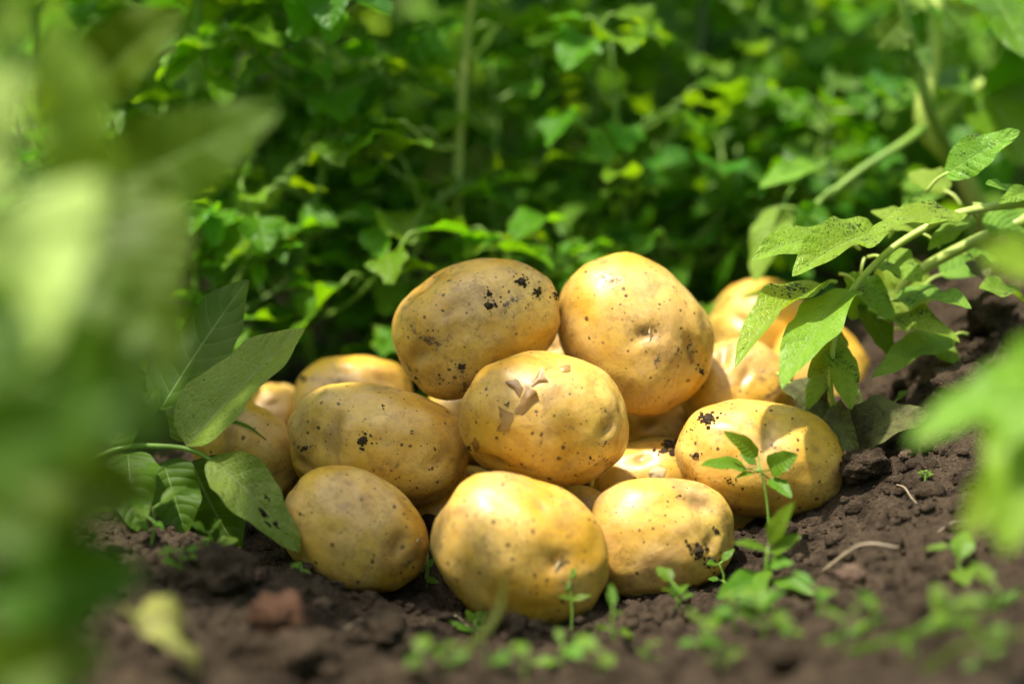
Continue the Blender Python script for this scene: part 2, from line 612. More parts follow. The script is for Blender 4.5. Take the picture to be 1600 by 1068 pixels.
for a in ((820, 978, 1.545), (560, 922, 1.57), (1040, 930, 1.58), (1200, 806, 1.625), (390, 790, 1.645), (690, 950, 1.555), (930, 955, 1.56),
          (1330, 790, 1.60), (1450, 720, 1.625), (1560, 560, 1.66), (1600, 490, 1.72), (1490, 600, 1.67), (1380, 650, 1.70),
          (100, 1068, 1.33), (400, 1068, 1.35), (800, 1068, 1.355), (1200, 1068, 1.34), (1600, 1068, 1.27), (1600, 850, 1.48),
          (300, 880, 1.53), (1400, 900, 1.50), (1000, 1010, 1.465), (600, 1010, 1.465), (200, 790, 1.66), (1250, 870, 1.575)):
    gp(*a)
for i_ in (0, 1, 2, 5, 6):
    CTRL[i_] = (CTRL[i_][0], CTRL[i_][1], CTRL[i_][2] - .010)
for a in ((-.30, .15, -.09), (-.15, .12, -.098), (0, .10, -.098), (.10, .10, -.095), (.157, .20, -.068), (.13, .15, -.08), (.32, .25, .005), (.5, .1, .0), (-.3, .4, -.08), (0, .4, -.085), (.3, .5, -.03),
          (0, .9, -.09), (-.6, .3, -.06), (-.6, -.3, -.09), (.6, -.3, -.03), (-.3, -.6, -.13), (0, -.6, -.13), (.3, -.6, -.10), (.6, .9, -.05), (-.6, .9, -.07),
          (0, -1.0, -.12), (.5, -1.0, -.08), (-.5, -1.0, -.1)):
    CTRL.append(a)
CP = np.array(CTRL)


def _phi(r):
    return np.where(r > 1e-9, r * r * np.log(r + 1e-12), 0)


_n = len(CP)
_A = np.zeros((_n + 3, _n + 3))
_A[:_n, :_n] = _phi(np.linalg.norm(CP[:, None, :2] - CP[None, :, :2], axis=2)) + np.eye(_n) * 0.004
_A[:_n, _n] = 1
_A[:_n, _n + 1:] = CP[:, :2]
_A[_n:, :_n] = _A[:_n, _n:].T
_sol = np.linalg.solve(_A, np.concatenate([CP[:, 2], [0, 0, 0]]))


def ground_smooth(X, Y):
    X = np.atleast_1d(np.asarray(X, float))
    Y = np.atleast_1d(np.asarray(Y, float))
    out = np.empty(len(X))
    for i in range(0, len(X), 40000):
        x, y = X[i:i + 40000], Y[i:i + 40000]
        r = np.hypot(x[:, None] - CP[None, :, 0], y[:, None] - CP[None, :, 1])
        z = _phi(r) @ _sol[:_n] + _sol[_n] + _sol[_n + 1] * x + _sol[_n + 2] * y
        rr = np.hypot(x, y + 0.1)
        k = np.clip((rr - 0.55) / 0.6, 0, 1)
        k = k * k * (3 - 2 * k)
        far = -0.09 + 0.03 * np.sin(x * 8 + 0.4) + 0.02 * np.sin(y * 1.3)
        out[i:i + 40000] = z * (1 - k) + far * k
    return out


def ground_z(X, Y):
    X = np.atleast_1d(np.asarray(X, float))
    Y = np.atleast_1d(np.asarray(Y, float))
    z = ground_smooth(X, Y)
    P = np.stack([X, Y, np.full_like(X, 3.1)], 1)
    w_ = P + 0.02 * np.stack([pn(P * 20), pn(P * 20 + 9), np.zeros_like(X)], 1)
    near = np.exp(-((np.hypot(X, Y) / 1.6) ** 2))
    b1 = 1 - np.abs(pn(w_ * 17)) * 2               # billowy lumps
    b2 = 1 - np.abs(pn(w_ * 48 + 5)) * 2
    d = 0.010 * pn(w_ * 9 + 2) + 0.0085 * b1 * (0.5 + 0.9 * np.clip(pn(P * 7 + 4) + 0.4, 0, 1)) + 0.0042 * b2
    d = d + 0.0030 * pn(P * 130) + 0.0014 * pn(P * 300)
    return z + d * (0.35 + 0.65 * near)


def axis_coords(fine_lo, fine_hi, step, far):
    c = list(np.arange(fine_lo, fine_hi + step / 2, step))
    s, x = step, fine_hi
    while x < far:
        s *= 1.16
        x += s
        c.append(x)
    s, x = step, fine_lo
    pre = []
    while x > -far:
        s *= 1.16
        x -= s
        pre.append(x)
    return np.array(pre[::-1] + c)


gx = axis_coords(-0.33, 0.36, 0.0017, 60)
gy = axis_coords(-0.30, 0.20, 0.0017, 60)
GX, GY = np.meshgrid(gx, gy)
GZ = ground_z(GX.ravel(), GY.ravel())
nx, ny = len(gx), len(gy)
me = bpy.data.meshes.new('ground')
me.vertices.add(nx * ny)
me.vertices.foreach_set('co', np.stack([GX.ravel(), GY.ravel(), GZ], 1).ravel())
ii = (np.arange(ny - 1)[:, None] * nx + np.arange(nx - 1)[None, :]).ravel()
quads = np.stack([ii, ii + 1, ii + nx + 1, ii + nx], 1)
me.loops.add(quads.size)
me.loops.foreach_set('vertex_index', quads.ravel())
me.polygons.add(len(quads))
me.polygons.foreach_set('loop_start', np.arange(len(quads)) * 4)
me.polygons.foreach_set('use_smooth', np.ones(len(quads), bool))
me.materials.append(M['soil'])
me.update(calc_edges=True)
me.validate()
ground = tag(link('ground', me), kind='structure')


def gz(x, y):
    return float(ground_z([x], [y])[0])


def on_ground(px, py, d0=1.2, d1=1.9):
    """where the sight line of a photograph pixel meets the soil"""
    ds = np.linspace(d0, d1, 400)
    P = np.array([tuple(at(px, py, d)) for d in ds])
    z = ground_z(P[:, 0], P[:, 1])
    k = np.argmax(P[:, 2] < z)
    return Vector(P[k]), float(ds[k])


# ------------------------------------------------------------------ clods
def clod_data(rs, r, sub=2, amp=0.35):
    bm = bmesh.new()
    bmesh.ops.create_icosphere(bm, subdivisions=sub, radius=1)
    V = np.array([tuple(v.co) for v in bm.verts])
    Fc = [tuple(v.index for v in f.verts) for f in bm.faces]
    bm.free()
    o = rs.uniform(0, 50, 3)
    k = 1 + amp * pn(V * 1.4 + o) + amp * 0.6 * pn(V * 3.1 + o) + amp * 0.35 * pn(V * 7 + o)
    V = V * k[:, None] * np.array([1, rs.uniform(0.7, 1.0), rs.uniform(0.55, 0.85)]) * r
    return V, Fc


POTS = {}
exec_clods = []


# ------------------------------------------------------------------ potatoes
def potato(key, px, py, a, b, ang, c, egg, p, d, label, dirt=0.2, eyes=(), sub=5, lump=1.8):
    rs = np.random.RandomState(sum(ord(ch) * (i + 3) for i, ch in enumerate(key)) % 10000)
    an = radians(ang)
    ex = RT * cos(an) + UP * sin(an)
    ey = -RT * sin(an) + UP * cos(an)
    Rm = Matrix((ex, ey, -FW)).transposed()
    ctr = at(px, py, d)
    s = d / FPX
    bm = bmesh.new()
    bmesh.ops.create_icosphere(bm, subdivisions=sub, radius=1)
    N = np.array([tuple(v.co) for v in bm.verts])
    Fc = [tuple(v.index for v in f.verts) for f in bm.faces]
    bm.free()
    r = 1 / (np.abs(N) ** p).sum(1) ** (1 / p)
    V = N * r[:, None]
    V[:, 1:] *= (1 + egg * V[:, :1])
    o = rs.uniform(0, 60, 3)
    V *= (1 + lump * (0.035 * pn(N * 1.3 + o) + 0.016 * pn(N * 3.0 + o) + 0.005 * pn(N * 7 + o)))[:, None]
    V *= np.array([a, b, c]) * s
    att = np.zeros(len(V))
    Rn = np.array(Rm)
    E = []
    for e in eyes:                                  # (px, py[, size]) seen in the photograph
        E.append((e[0], e[1], e[2] if len(e) > 2 else 1.0, e[3] if len(e) > 3 else rs.uniform(-0.6, 0.6)))
    C0 = np.array(ctr)
    Wd = V @ Rn.T + C0
    Nn = N / np.array([a, b, c])
    Nn /= np.linalg.norm(Nn, axis=1)[:, None]
    camd = (Wd - np.array(CAM)) @ np.array(FW)
    sx = 800 + FPX * ((Wd - np.array(CAM)) @ np.array(RT)) / camd
    sy = 534 - FPX * ((Wd - np.array(CAM)) @ np.array(UP)) / camd
    seats = []
    for (qx, qy, sz, ro) in E:
        front = Nn[:, 2] > 0.05
        dist = np.where(front, np.hypot(sx - qx, sy - qy), 1e9)
        seats.append((V[np.argmin(dist)].copy(), sz, ro))
    for k in range(5):                              # further eyes wherever
        g = rs.normal(size=3)
        g /= np.linalg.norm(g)
        if g[2] > 0.1 and len(E) > 0:
            continue
        seats.append((V[np.argmax(N @ g)].copy(), rs.uniform(0.6, 1.0), rs.uniform(-0.8, 0.8)))
    for (q, sz, ro) in seats:
        n = Nn[np.argmin(((V - q) ** 2).sum(1))]
        t1 = np.cross(n, [0, 0.2, 1.0]) if abs(n[2]) < 0.9 else np.cross(n, [0, 1.0, 0])
        t1 /= np.linalg.norm(t1)
        t2 = np.cross(n, t1)
        x1 = t1 * cos(ro) + t2 * sin(ro)
        x2 = -t1 * sin(ro) + t2 * cos(ro)
        dl = V - q
        lx, ly = dl @ x1 / (0.0062 * sz), dl @ x2 / (0.0032 * sz)
        near = (dl @ n) > -0.02
        dent = np.exp(-(lx ** 2 + ly ** 2)) * near
        wide = np.exp(-((dl @ x1 / (0.014 * sz)) ** 2 + (dl @ x2 / (0.010 * sz)) ** 2)) * near
        brow = np.exp(-(lx ** 2 * 0.7 + (ly - 1.6) ** 2)) * near
        V += (-0.0022 * sz * dent - 0.0016 * sz * wide + 0.0011 * sz * brow)[:, None] * n
        att = np.maximum(att, dent * 0.8)
    me = mesh_of('potato', V, Fc, 'potato')
    at_ = me.attributes.new('eye', 'FLOAT', 'POINT')
    at_.data.foreach_set('value', att)
    ob = link('potato', me, None, ctr, Rm.to_quaternion())
    tag(ob, label, 'potato', 'potatoes heaped on the soil')
    ob['dirt'] = dirt
    Wv = [tuple(x) for x in (V @ Rn.T + C0)]
    POTS[key] = (ob, BVHTree.FromPolygons(Wv, Fc), Rm)
    return ob


PT = [
    ('top_left', 746, 508, 134, 99, 25, 92, -.10, 2.25, 1.643, 'egg-shaped potato topping the heap on the left, soil clots on its upper right', 0.62, [(652, 560, 1.3, 1.2), (705, 487, .5), (672, 440, .7), (770, 570, .6)]),
    ('top_right', 990, 521, 132, 108, -48, 96, .02, 2.15, 1.658, 'big sunlit potato topping the heap on the right, peeling near its right end', 0.45, [(1010, 520, 1.2, 1.2), (950, 405, .6), (1085, 545, 1.4, .9)]),
    ('middle', 850, 656, 133, 104, -8, 96, 0, 2.15, 1.60, 'potato in the centre of the heap with brown flaking skin on its left', 0.45, [(952, 672, 1.0), (770, 725, 1.2, .8), (815, 735, .5)]),
    ('left_oval', 592, 695, 141, 93, -9, 90, 0, 2.4, 1.629, 'long oval potato left of centre in shade with one black soil speck cluster', 0.25, [(521, 665, 1.2, 1.4), (470, 725, 1.0), (690, 718, .6)]),
    ('front_left', 555, 829, 117, 92, -24, 84, -.05, 2.2, 1.575, 'shaded potato at the front left corner of the heap, resting on dark soil', 0.42, [(625, 855, 1.3, .3), (545, 750, .5)]),
    ('front_mid', 813, 862, 141, 116, -28, 104, 0, 2.2, 1.545, 'foremost big sunlit potato at the bottom centre of the heap', 0.12, [(872, 885, 1.0, 1.2), (850, 790, .7)]),
    ('front_right', 1030, 838, 117, 94, 8, 84, -.05, 2.3, 1.585, 'sunlit potato right of the foremost one with a black soil smear on its right end', 0.42, [(1085, 785, 1.2, .2), (1112, 850, 1.0)]),
    ('right', 1191, 717, 132, 89, -10, 86, 0, 2.25, 1.625, 'potato at the right end of the heap behind the bright green seedling', 0.42, [(1200, 680, 1.1, 1.3), (1280, 700, .5)]),
    ('left_leaf', 385, 705, 94, 72, -42, 72, 0, 2.15, 1.65, 'potato at the left end of the heap with a green grass clipping on it', 0.3, [(330, 660, .6)]),
    ('back_left', 552, 632, 98, 78, 5, 70, 0, 2.2, 1.72, 'potato peeking out behind the long oval one on the left', 0.3, [(540, 570, .7), (600, 590, 1.0)]),
    ('far_left', 428, 662, 62, 64, 0, 60, 0, 2.1, 1.75, 'small pale potato farthest left in the back of the heap', 0.15, [(425, 628, .5)]),
    ('bulge', 1152, 612, 88, 84, 35, 72, 0, 2.1, 1.694, 'knobbly potato just right of the big right-hand top one, partly under the leaf tips', 0.4, [(1130, 560, 1.2, 1.0), (1165, 590, .8)]),
    ('back_right', 1190, 516, 82, 80, 20, 72, 0, 2.1, 1.799, 'potato at the upper right back of the heap, leaves hanging before it', 0.15, [(1160, 500, 1.0, 1.0)]),
    ('leafy', 1285, 590, 92, 78, -60, 70, 0, 2.1, 1.755, 'rightmost back potato mostly hidden behind the hanging potato leaves', 0.3, []),
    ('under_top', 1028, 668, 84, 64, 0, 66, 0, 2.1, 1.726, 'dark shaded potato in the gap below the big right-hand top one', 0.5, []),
    ('shaded_gold', 1012, 752, 92, 66, 10, 64, 0, 2.1, 1.66, 'half-hidden potato between the centre and right-hand ones with a soil lump on top', 0.4, [(1000, 715, .6)]),
    ('sliver', 888, 806, 88, 52, -6, 58, 0, 2.1, 1.634, 'potato showing only a yellow sliver behind the foremost one', 0.2, []),
    ('dark_gap', 705, 792, 92, 62, 15, 64, 0, 2.1, 1.665, 'dark potato deep in the gap beneath the long oval one', 0.4, []),
    ('low_right', 1150, 815, 62, 46, 0, 52, 0, 2.1, 1.662, 'low shaded potato half buried under the right-hand end one', 0.3, []),
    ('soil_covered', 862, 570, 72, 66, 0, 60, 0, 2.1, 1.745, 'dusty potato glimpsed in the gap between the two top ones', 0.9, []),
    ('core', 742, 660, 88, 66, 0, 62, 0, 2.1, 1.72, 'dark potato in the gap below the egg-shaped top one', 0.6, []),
]
for t in PT:
    potato(*t[:11], dirt=t[11], eyes=t[12])


def seat(key, px, py):
    """the point of a potato's skin seen at a photograph pixel, and its normal"""
    ob, bvh, Rm = POTS[key]
    d = (at(px, py, 1.0) - CAM).normalized()
    h = bvh.ray_cast(CAM, d)
    return (h[0], h[1]) if h[0] is not None else (None, None)


def local(ob, p):
    return ob.rotation_quaternion.inverted() @ (p - ob.location)


def crumb_cluster(key, px, py, r_px, n, seed, spread=1.0, elong=(1, 0)):
    """soil stuck to the skin: one clot of small crumbs"""
    ob = POTS[key][0]
    rs = np.random.RandomState(seed)
    s = 1.6 / FPX
    V, Fc = [], []
    for k in range(int(n * 1.8)):
        g = rs.normal(size=2) * r_px * 0.5 * spread
        g = g + rs.normal() * r_px * 0.6 * np.array(elong) * (1 if elong != (1, 0) else 0)
        P, nn = seat(key, px + g[0], py + g[1])
        if P is None:
            continue
        if k == 0 and n >= 8:
            P, nn = seat(key, px, py)
            if P is None:
                continue
            cv, cf = clod_data(rs, r_px * s * 0.62, 3, 0.7)
            cv[:, 2] *= 0.8
        else:
            cv, cf = clod_data(rs, r_px * s * rs.uniform(0.10, 0.42) * (0.6 + 0.6 * math.exp(-np.hypot(*g) / r_px)), 1, 0.5)
        q = nn.to_track_quat('Z', 'Y').to_matrix()
        b0 = len(V)
        for v in cv:
            v = Vector((v[0], v[1], v[2] * 0.6))
            V.append(local(ob, P + q @ v + nn * (0.1 * r_px * s)))
        Fc += [tuple(i + b0 for i in f) for f in cf]
    if V:
        link('soil_crumb', mesh_of('soil_crumb', V, Fc, 'crumb'), ob)


for i, a in enumerate((
        ('top_left', 815, 440, 9, 14, 1, (0.6, 0.7)), ('top_left', 840, 456, 8, 12, 1, (-0.2, 0.8)), ('top_left', 765, 459, 6, 8, 1.2), ('top_left', 764, 478, 9, 12, 1.6),
        ('top_left', 721, 573, 7, 9, 1.8), ('top_left', 688, 592, 6, 6, 1.2), ('top_left', 868, 460, 9, 12, 1), ('top_left', 824, 478, 4, 5, 1.5), ('top_left', 650, 590, 5, 8, 2),
        ('left_oval', 568, 688, 9, 14, 1, (0.7, -0.5)), ('left_oval', 599, 635, 4, 5, 1), ('left_oval', 644, 676, 4, 4, 1), ('left_oval', 543, 605, 4, 3, 1), ('left_oval', 476, 700, 6, 8, 1.5),
        ('middle', 833, 627, 4, 4, 1), ('middle', 792, 632, 5, 6, 1), ('middle', 733, 700, 6, 8, 1.6), ('middle', 925, 715, 6, 6, 2.2), ('middle', 945, 690, 5, 6, 2),
        ('top_right', 1080, 540, 7, 9, 1.6), ('top_right', 1096, 580, 7, 10, 1.6), ('top_right', 1060, 548, 5, 6, 1.6), ('top_right', 1004, 628, 3, 4, 3),
        ('front_right', 1090, 862, 12, 20, 1.5, (0.7, 0.4)), ('front_right', 1110, 875, 9, 12, 1.5), ('front_right', 1062, 778, 5, 5, 1.6), ('front_right', 1120, 830, 6, 8, 1.6),
        ('right', 1106, 655, 12, 18, 0.9, (0.9, -0.2)), ('right', 1088, 710, 7, 9, 1.2), ('right', 1080, 672, 5, 6, 1.6), ('right', 1140, 752, 6, 7, 1.3), ('right', 1085, 662, 4, 5, 2.5),
        ('shaded_gold', 1047, 697, 14, 24, 1.0, (0.8, -0.1)), ('shaded_gold', 1020, 712, 4, 5, 2), ('bulge', 1180, 650, 5, 6, 2), ('bulge', 1140, 536, 4, 4, 1.5), ('bulge', 1122, 600, 3, 4, 3),
        ('front_left', 470, 800, 5, 5, 1.5), ('front_left', 640, 880, 6, 7, 1.8), ('back_left', 472, 590, 8, 10, 1.2), ('soil_covered', 862, 528, 8, 10, 1.4),
        ('left_leaf', 440, 720, 4, 4, 2), ('back_left', 560, 560, 3, 3, 1.5))):
    crumb_cluster(*a[:5], seed=100 + i, spread=a[5], elong=a[6] if len(a) > 6 else (1, 0))


def skin_flake(key, pts, lift, mat='flake'):
    """a loose flap of thin skin: polygon of pixels, lifted off along the first edge"""
    ob = POTS[key][0]
    P = []
    jr = random.Random(int(pts[0][0] * 7 + pts[0][1]))
    fine = []
    for k in range(len(pts)):
        (xa, ya), (xb, yb) = pts[k], pts[(k + 1) % len(pts)]
        for q in range(3):
            f = q / 3
            jt = 1.6 if q else 0
            fine.append((xa + (xb - xa) * f + jr.uniform(-jt, jt), ya + (yb - ya) * f + jr.uniform(-jt, jt)))
    for (x, y) in fine:
        p, n = seat(key, x, y)
        if p is None:
            return
        P.append((p, n))
    m = len(P)
    c = sum((p for p, n in P), Vector()) / m
    cn = sum((n for p, n in P), Vector()) / m
    V = [local(ob, c + cn * (0.0010 + lift * 0.4))]
    for k, (p, n) in enumerate(P):
        f = 0.0004 + lift * (max(0, 1 - k / 4) * 0.9 + 0.1 * jr.random())
        V.append(local(ob, p + n * f))
        V.append(local(ob, p.lerp(c, 0.5) + n * (0.0008 + f * 0.5)))
    Fc = []
    for k in range(m):
        a, b = 1 + 2 * k, 1 + 2 * ((k + 1) % m)
        Fc += [(a, b, b + 1, a + 1), (a + 1, b + 1, 0)]
    link('skin_flake', mesh_of('skin_flake', V, Fc, mat, True), ob)


skin_flake('middle', [(845, 577), (857, 596), (843, 598), (832, 604), (830, 600)], 0.0022)
skin_flake('middle', [(838, 612), (842, 622), (815, 648), (803, 645), (812, 630), (822, 604)], 0.0028)
skin_flake('middle', [(779, 634), (803, 648), (795, 672), (775, 673), (783, 660)], 0.0016)
skin_flake('middle', [(790, 598), (806, 592), (818, 606), (812, 622), (800, 606)], 0.0010)
skin_flake('middle', [(872, 574), (890, 570), (892, 578), (880, 582)], 0.0008)
skin_flake('top_right', [(1012, 515), (1016, 508), (1018, 530), (1014, 534)], 0.0022, 'paleflake')
skin_flake('top_right', [(1076, 535), (1084, 528), (1086, 540), (1074, 550)], 0.003, 'paleflake')
skin_flake('top_right', [(1073, 558), (1082, 552), (1084, 566), (1078, 570)], 0.002)
skin_flake('shaded_gold', [(1012, 740), (1024, 728), (1040, 732), (1036, 745), (1020, 748)], 0.001, 'paleflake')
skin_flake('middle', [(738, 690), (745, 682), (750, 700), (744, 706)], 0.0014)
skin_flake('front_left', [(652, 838), (656, 834), (654, 846), (648, 848)], 0.002, 'paleflake')
skin_flake('front_mid', [(876, 862), (880, 858), (872, 890), (866, 894)], 0.002, 'paleflake')

# ------------------------------------------------------------------ clods, stones and crumbs on the soil
rs = np.random.RandomState(5)


def clod(px, py, d0, r, label, mat='soil', name='soil_clod', seed=1, squash=1.0):
    P, d = on_ground(px, py, d0)
    V, Fc = clod_data(np.random.RandomState(seed), r, 4, 0.34)
    V[:, 2] *= squash
    b = V[:, 2].min()
    o = link(name, mesh_of(name, V, Fc, mat), None, Vector((P.x, P.y, gz(P.x, P.y) - b * 0.55)))
    o.rotation_euler.z = seed * 1.7
    return tag(o, label, 'clod' if 'clod' in name else 'stone')


clod(440, 992, 1.3, 0.016, 'blurred reddish brown clod in the left foreground', 'redsoil', seed=3)
clod(335, 925, 1.3, 0.020, 'dark brown clod below the curled holed leaf', seed=4)
clod(470, 1045, 1.3, 0.017, 'brown clod at the bottom edge below the reddish one', seed=8)
clod(600, 1000, 1.3, 0.014, 'dark clod in front of the shaded front left potato', seed=12)
clod(1505, 625, 1.4, 0.018, 'crumbly brown clod on the right slope beside the blurred leaves', seed=5)
clod(1350, 745, 1.4, 0.016, 'brown clod touching the right-hand end potato', seed=6)
clod(1330, 915, 1.3, 0.0075, 'small tan stone on the soil right of the seedlings', 'stone', 'stone', seed=7)
clod(720, 905, 1.4, 0.011, 'dark clod tucked against the foremost potato on its left', seed=15)
clod(1225, 1045, 1.3, 0.012, 'blurred clod at the bottom edge right of centre', seed=16)
clod(1545, 515, 1.4, 0.016, 'dark clod high on the slope at the right edge', seed=17)

V, Fc = [], []
protos = [clod_data(np.random.RandomState(40 + i), 1.0, 1, 0.45) for i in range(6)] + [clod_data(np.random.RandomState(60 + i), 1.0, 2, 0.4) for i in range(6)]
pts = np.stack([rs.uniform(-0.33, 0.36, 13000), rs.uniform(-0.30, 0.22, 13000)], 1)
dens = pn(np.concatenate([pts * 14, np.full((len(pts), 1), 1.7)], 1))
pts = pts[dens + rs.uniform(-0.5, 0.5, len(pts)) > -0.05]
zz = ground_z(pts[:, 0], pts[:, 1])
off = 0
for (x, y), z in zip(pts, zz):
    r = 0.0011 + 0.0026 * rs.rand() ** 3 + (0.006 * rs.rand() if rs.rand() < 0.07 else 0)
    pv, pf = protos[rs.randint(6) + (6 if r > 0.003 else 0)]
    a = rs.uniform(0, 6.28)
    ca, sa = cos(a), sin(a)
    q = pv * r
    V.append(np.stack([q[:, 0] * ca - q[:, 1] * sa + x, q[:, 0] * sa + q[:, 1] * ca + y, q[:, 2] + z + r * 0.25], 1))
    Fc += [(f[0] + off, f[1] + off, f[2] + off) for f in pf]
    off += len(pv)
crumbs = link('soil_crumbs', mesh_of('soil_crumbs', np.concatenate(V), Fc, 'soil'))
tag(crumbs, 'loose brown soil crumbs strewn over the ground', 'soil', kind='stuff')


# ------------------------------------------------------------------ the potato plant on the right ridge (in focus)
def rootpt(x, y):
    return Vector((x, y, gz(x, y) - 0.004))


def px_path(*p):
    return [at(*q) for q in p]


rp = thing('potato_plant', rootpt(0.36, 0.10), 'speckled potato plant leaning in from the right over the heap', 'plant')
o = rp.location
MB().tube([rp.location.copy(), at(1720, 420, 1.66), at(1640, 330, 1.66), at(1600, 345, 1.665), at(1520, 378, 1.67), at(1430, 428, 1.68), at(1395, 470, 1.69)], .0046, .0030, 10, 6, o).build('stem', 'palestem', rp)
MB().tube([at(1720, 420, 1.66), at(1655, 320, 1.65), at(1600, 318, 1.65), at(1500, 333, 1.645), at(1425, 368, 1.64), at(1372, 408, 1.635), at(1322, 468, 1.63), at(1302, 540, 1.632), at(1299, 620, 1.64), at(1318, 700, 1.65)], .0030, .0014, 9, 6, o).build('stem', 'palestem', rp)
TL = [  # base, tip, width px, material, kwargs
    ((1476, 273, 1.65), (1594, 204, 1.63), 62, 'spotleaf', dict(normal=(-.35, -.8, .5), droop=.3, fold=.2)),
    ((1600, 318, 1.65), (1540, 288, 1.63), 40, 'potleaf', dict(normal=(0, -.6, 1), kind='round')),
    ((1608, 300, 1.64), (1560, 318, 1.62), 30, 'spotleaf', dict(normal=(0, -.8, .6))),
    ((1505, 333, 1.645), (1356, 366, 1.60), 62, 'spotleaf', dict(normal=(0, -.45, 1), droop=.5, fold=.15)),
    ((1412, 338, 1.66), (1440, 308, 1.66), 26, 'potleaf', dict(normal=(0, -.8, .5))),
    ((1520, 338, 1.66), (1450, 392, 1.64), 40, 'potleaf', dict(normal=(0, -.6, .8))),
    ((1322, 383, 1.65), (1174, 408, 1.60), 70, 'spotleaf', dict(normal=(.1, -.55, 1), droop=.9, fold=.35)),
    ((1372, 362, 1.64), (1238, 432, 1.59), 92, 'spotleaf', dict(normal=(-.25, -.75, .7), droop=.5, fold=.7)),
    ((1290, 446, 1.635), (1149, 574, 1.575), 80, 'spotleaf', dict(normal=(-.45, -.5, .8), droop=.7, fold=.75)),
    ((1330, 452, 1.63), (1222, 607, 1.565), 92, 'potleaf', dict(normal=(-.5, -.8, .5), droop=.45, fold=.35)),
    ((1306, 500, 1.64), (1262, 590, 1.63), 56, 'spotleaf', dict(normal=(.6, -.7, .3), droop=.5)),
    ((1232, 596, 1.66), (1295, 672, 1.64), 70, 'dryleaf', dict(normal=(.4, -.8, .4), droop=.8)),
    ((1300, 545, 1.64), (1330, 640, 1.62), 52, 'spotleaf', dict(normal=(.2, -1, .2), droop=.8, fold=.5)),
    ((1305, 630, 1.64), (1345, 712, 1.61), 52, 'dryleaf', dict(normal=(-.6, -.8, .2), droop=.7, fold=.5)),
    ((1322, 700, 1.645), (1452, 648, 1.63), 86, 'dryleaf', dict(normal=(-.1, -.7, .7), droop=1.3, fold=.4, wave=.14)),
    ((1490, 525, 1.67), (1362, 590, 1.64), 58, 'potleaf', dict(normal=(0, -.6, 1), droop=.5)),
    ((1398, 470, 1.66), (1518, 482, 1.63), 62, 'spotleaf', dict(normal=(.1, -.5, 1), droop=.8, wave=.12)),
    ((1385, 500, 1.655), (1500, 535, 1.63), 52, 'spotleaf', dict(normal=(0, -.5, 1), droop=.9, wave=.12)),
    ((1362, 470, 1.68), (1452, 428, 1.70), 92, 'potleaf', dict(normal=(0, -.9, .4), droop=.3, kind='round')),
    ((1520, 405, 1.67), (1545, 440, 1.65), 40, 'dryleaf', dict(normal=(0, -.9, .4))),
    ((1345, 425, 1.66), (1330, 500, 1.66), 60, 'potleaf', dict(normal=(.3, -.9, .3))),
    ((1600, 470, 1.66), (1530, 450, 1.64), 70, 'spotleaf', dict(normal=(0, -.5, 1))),
    ((1470, 430, 1.69), (1560, 400, 1.70), 60, 'potleaf', dict(normal=(0, -.7, .8))),
    ((1545, 330, 1.67), (1600, 380, 1.66), 60, 'potleaf', dict(normal=(0, -.8, .6))),
    ((1440, 365, 1.66), (1360, 330, 1.67), 44, 'potleaf', dict(normal=(0, -.6, .8))),
    ((1380, 405, 1.65), (1440, 440, 1.63), 58, 'spotleaf', dict(normal=(.1, -.8, .6))),
    ((1335, 440, 1.65), (1395, 500, 1.64), 52, 'spotleaf', dict(normal=(.3, -.8, .5), droop=.8)),
    ((1420, 520, 1.69), (1500, 570, 1.67), 60, 'potleaf', dict(normal=(.1, -.6, .9))),
    ((1300, 560, 1.65), (1262, 640, 1.64), 40, 'spotleaf', dict(normal=(-.3, -.9, .3), droop=.8)),
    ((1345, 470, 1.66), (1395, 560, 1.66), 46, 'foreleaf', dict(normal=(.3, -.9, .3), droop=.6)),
    ((1480, 300, 1.70), (1420, 270, 1.72), 50, 'potleaf', dict(normal=(0, -.7, .7))),
]
for b, t, wd, mat, kw in TL:
    traced_leaf(rp, b, t, wd, mat, **kw)
    B, T = at(*b), at(*t)
    dirn = (T - B).normalized()
    MB().tube([B - dirn * 0.012 - Vector((0, -.002, .004)), B - dirn * .005, B + dirn * .003], .0011, .0008, 6, 4, o).build('leaf_stalk', 'palestem', rp)

# the thick branching stem behind it, top right, slightly out of focus
bp = thing('potato_plant', rootpt(0.32, 0.30), 'potato plant with thick pale forked stem at the upper right', 'plant')
o = bp.location
MB().tube([bp.location.copy(), at(1530, 330, 1.86), at(1490, 250, 1.84), at(1445, 195, 1.82), at(1455, 100, 1.82), at(1462, 0, 1.82), at(1455, -160, 1.83)], .0075, .0052, 10, 6, o).build('stem', 'palestem', bp)
MB().tube([at(1500, 265, 1.84), at(1455, 180, 1.79), at(1432, 90, 1.78), at(1412, 20, 1.77), at(1395, -80, 1.76)], .0042, .0026, 9, 6, o).build('stem', 'stem', bp)
MB().tube([at(1445, 200, 1.82), at(1490, 160, 1.83), at(1540, 130, 1.84), at(1640, 80, 1.86)], .0046, .0032, 9, 6, o).build('stem', 'palestem', bp)
MB().tube([at(1450, 195, 1.82), at(1410, 225, 1.80), at(1350, 262, 1.79), at(1300, 300, 1.78), at(1255, 330, 1.77)], .0034, .0014, 9, 6, o).build('stem', 'stem', bp)
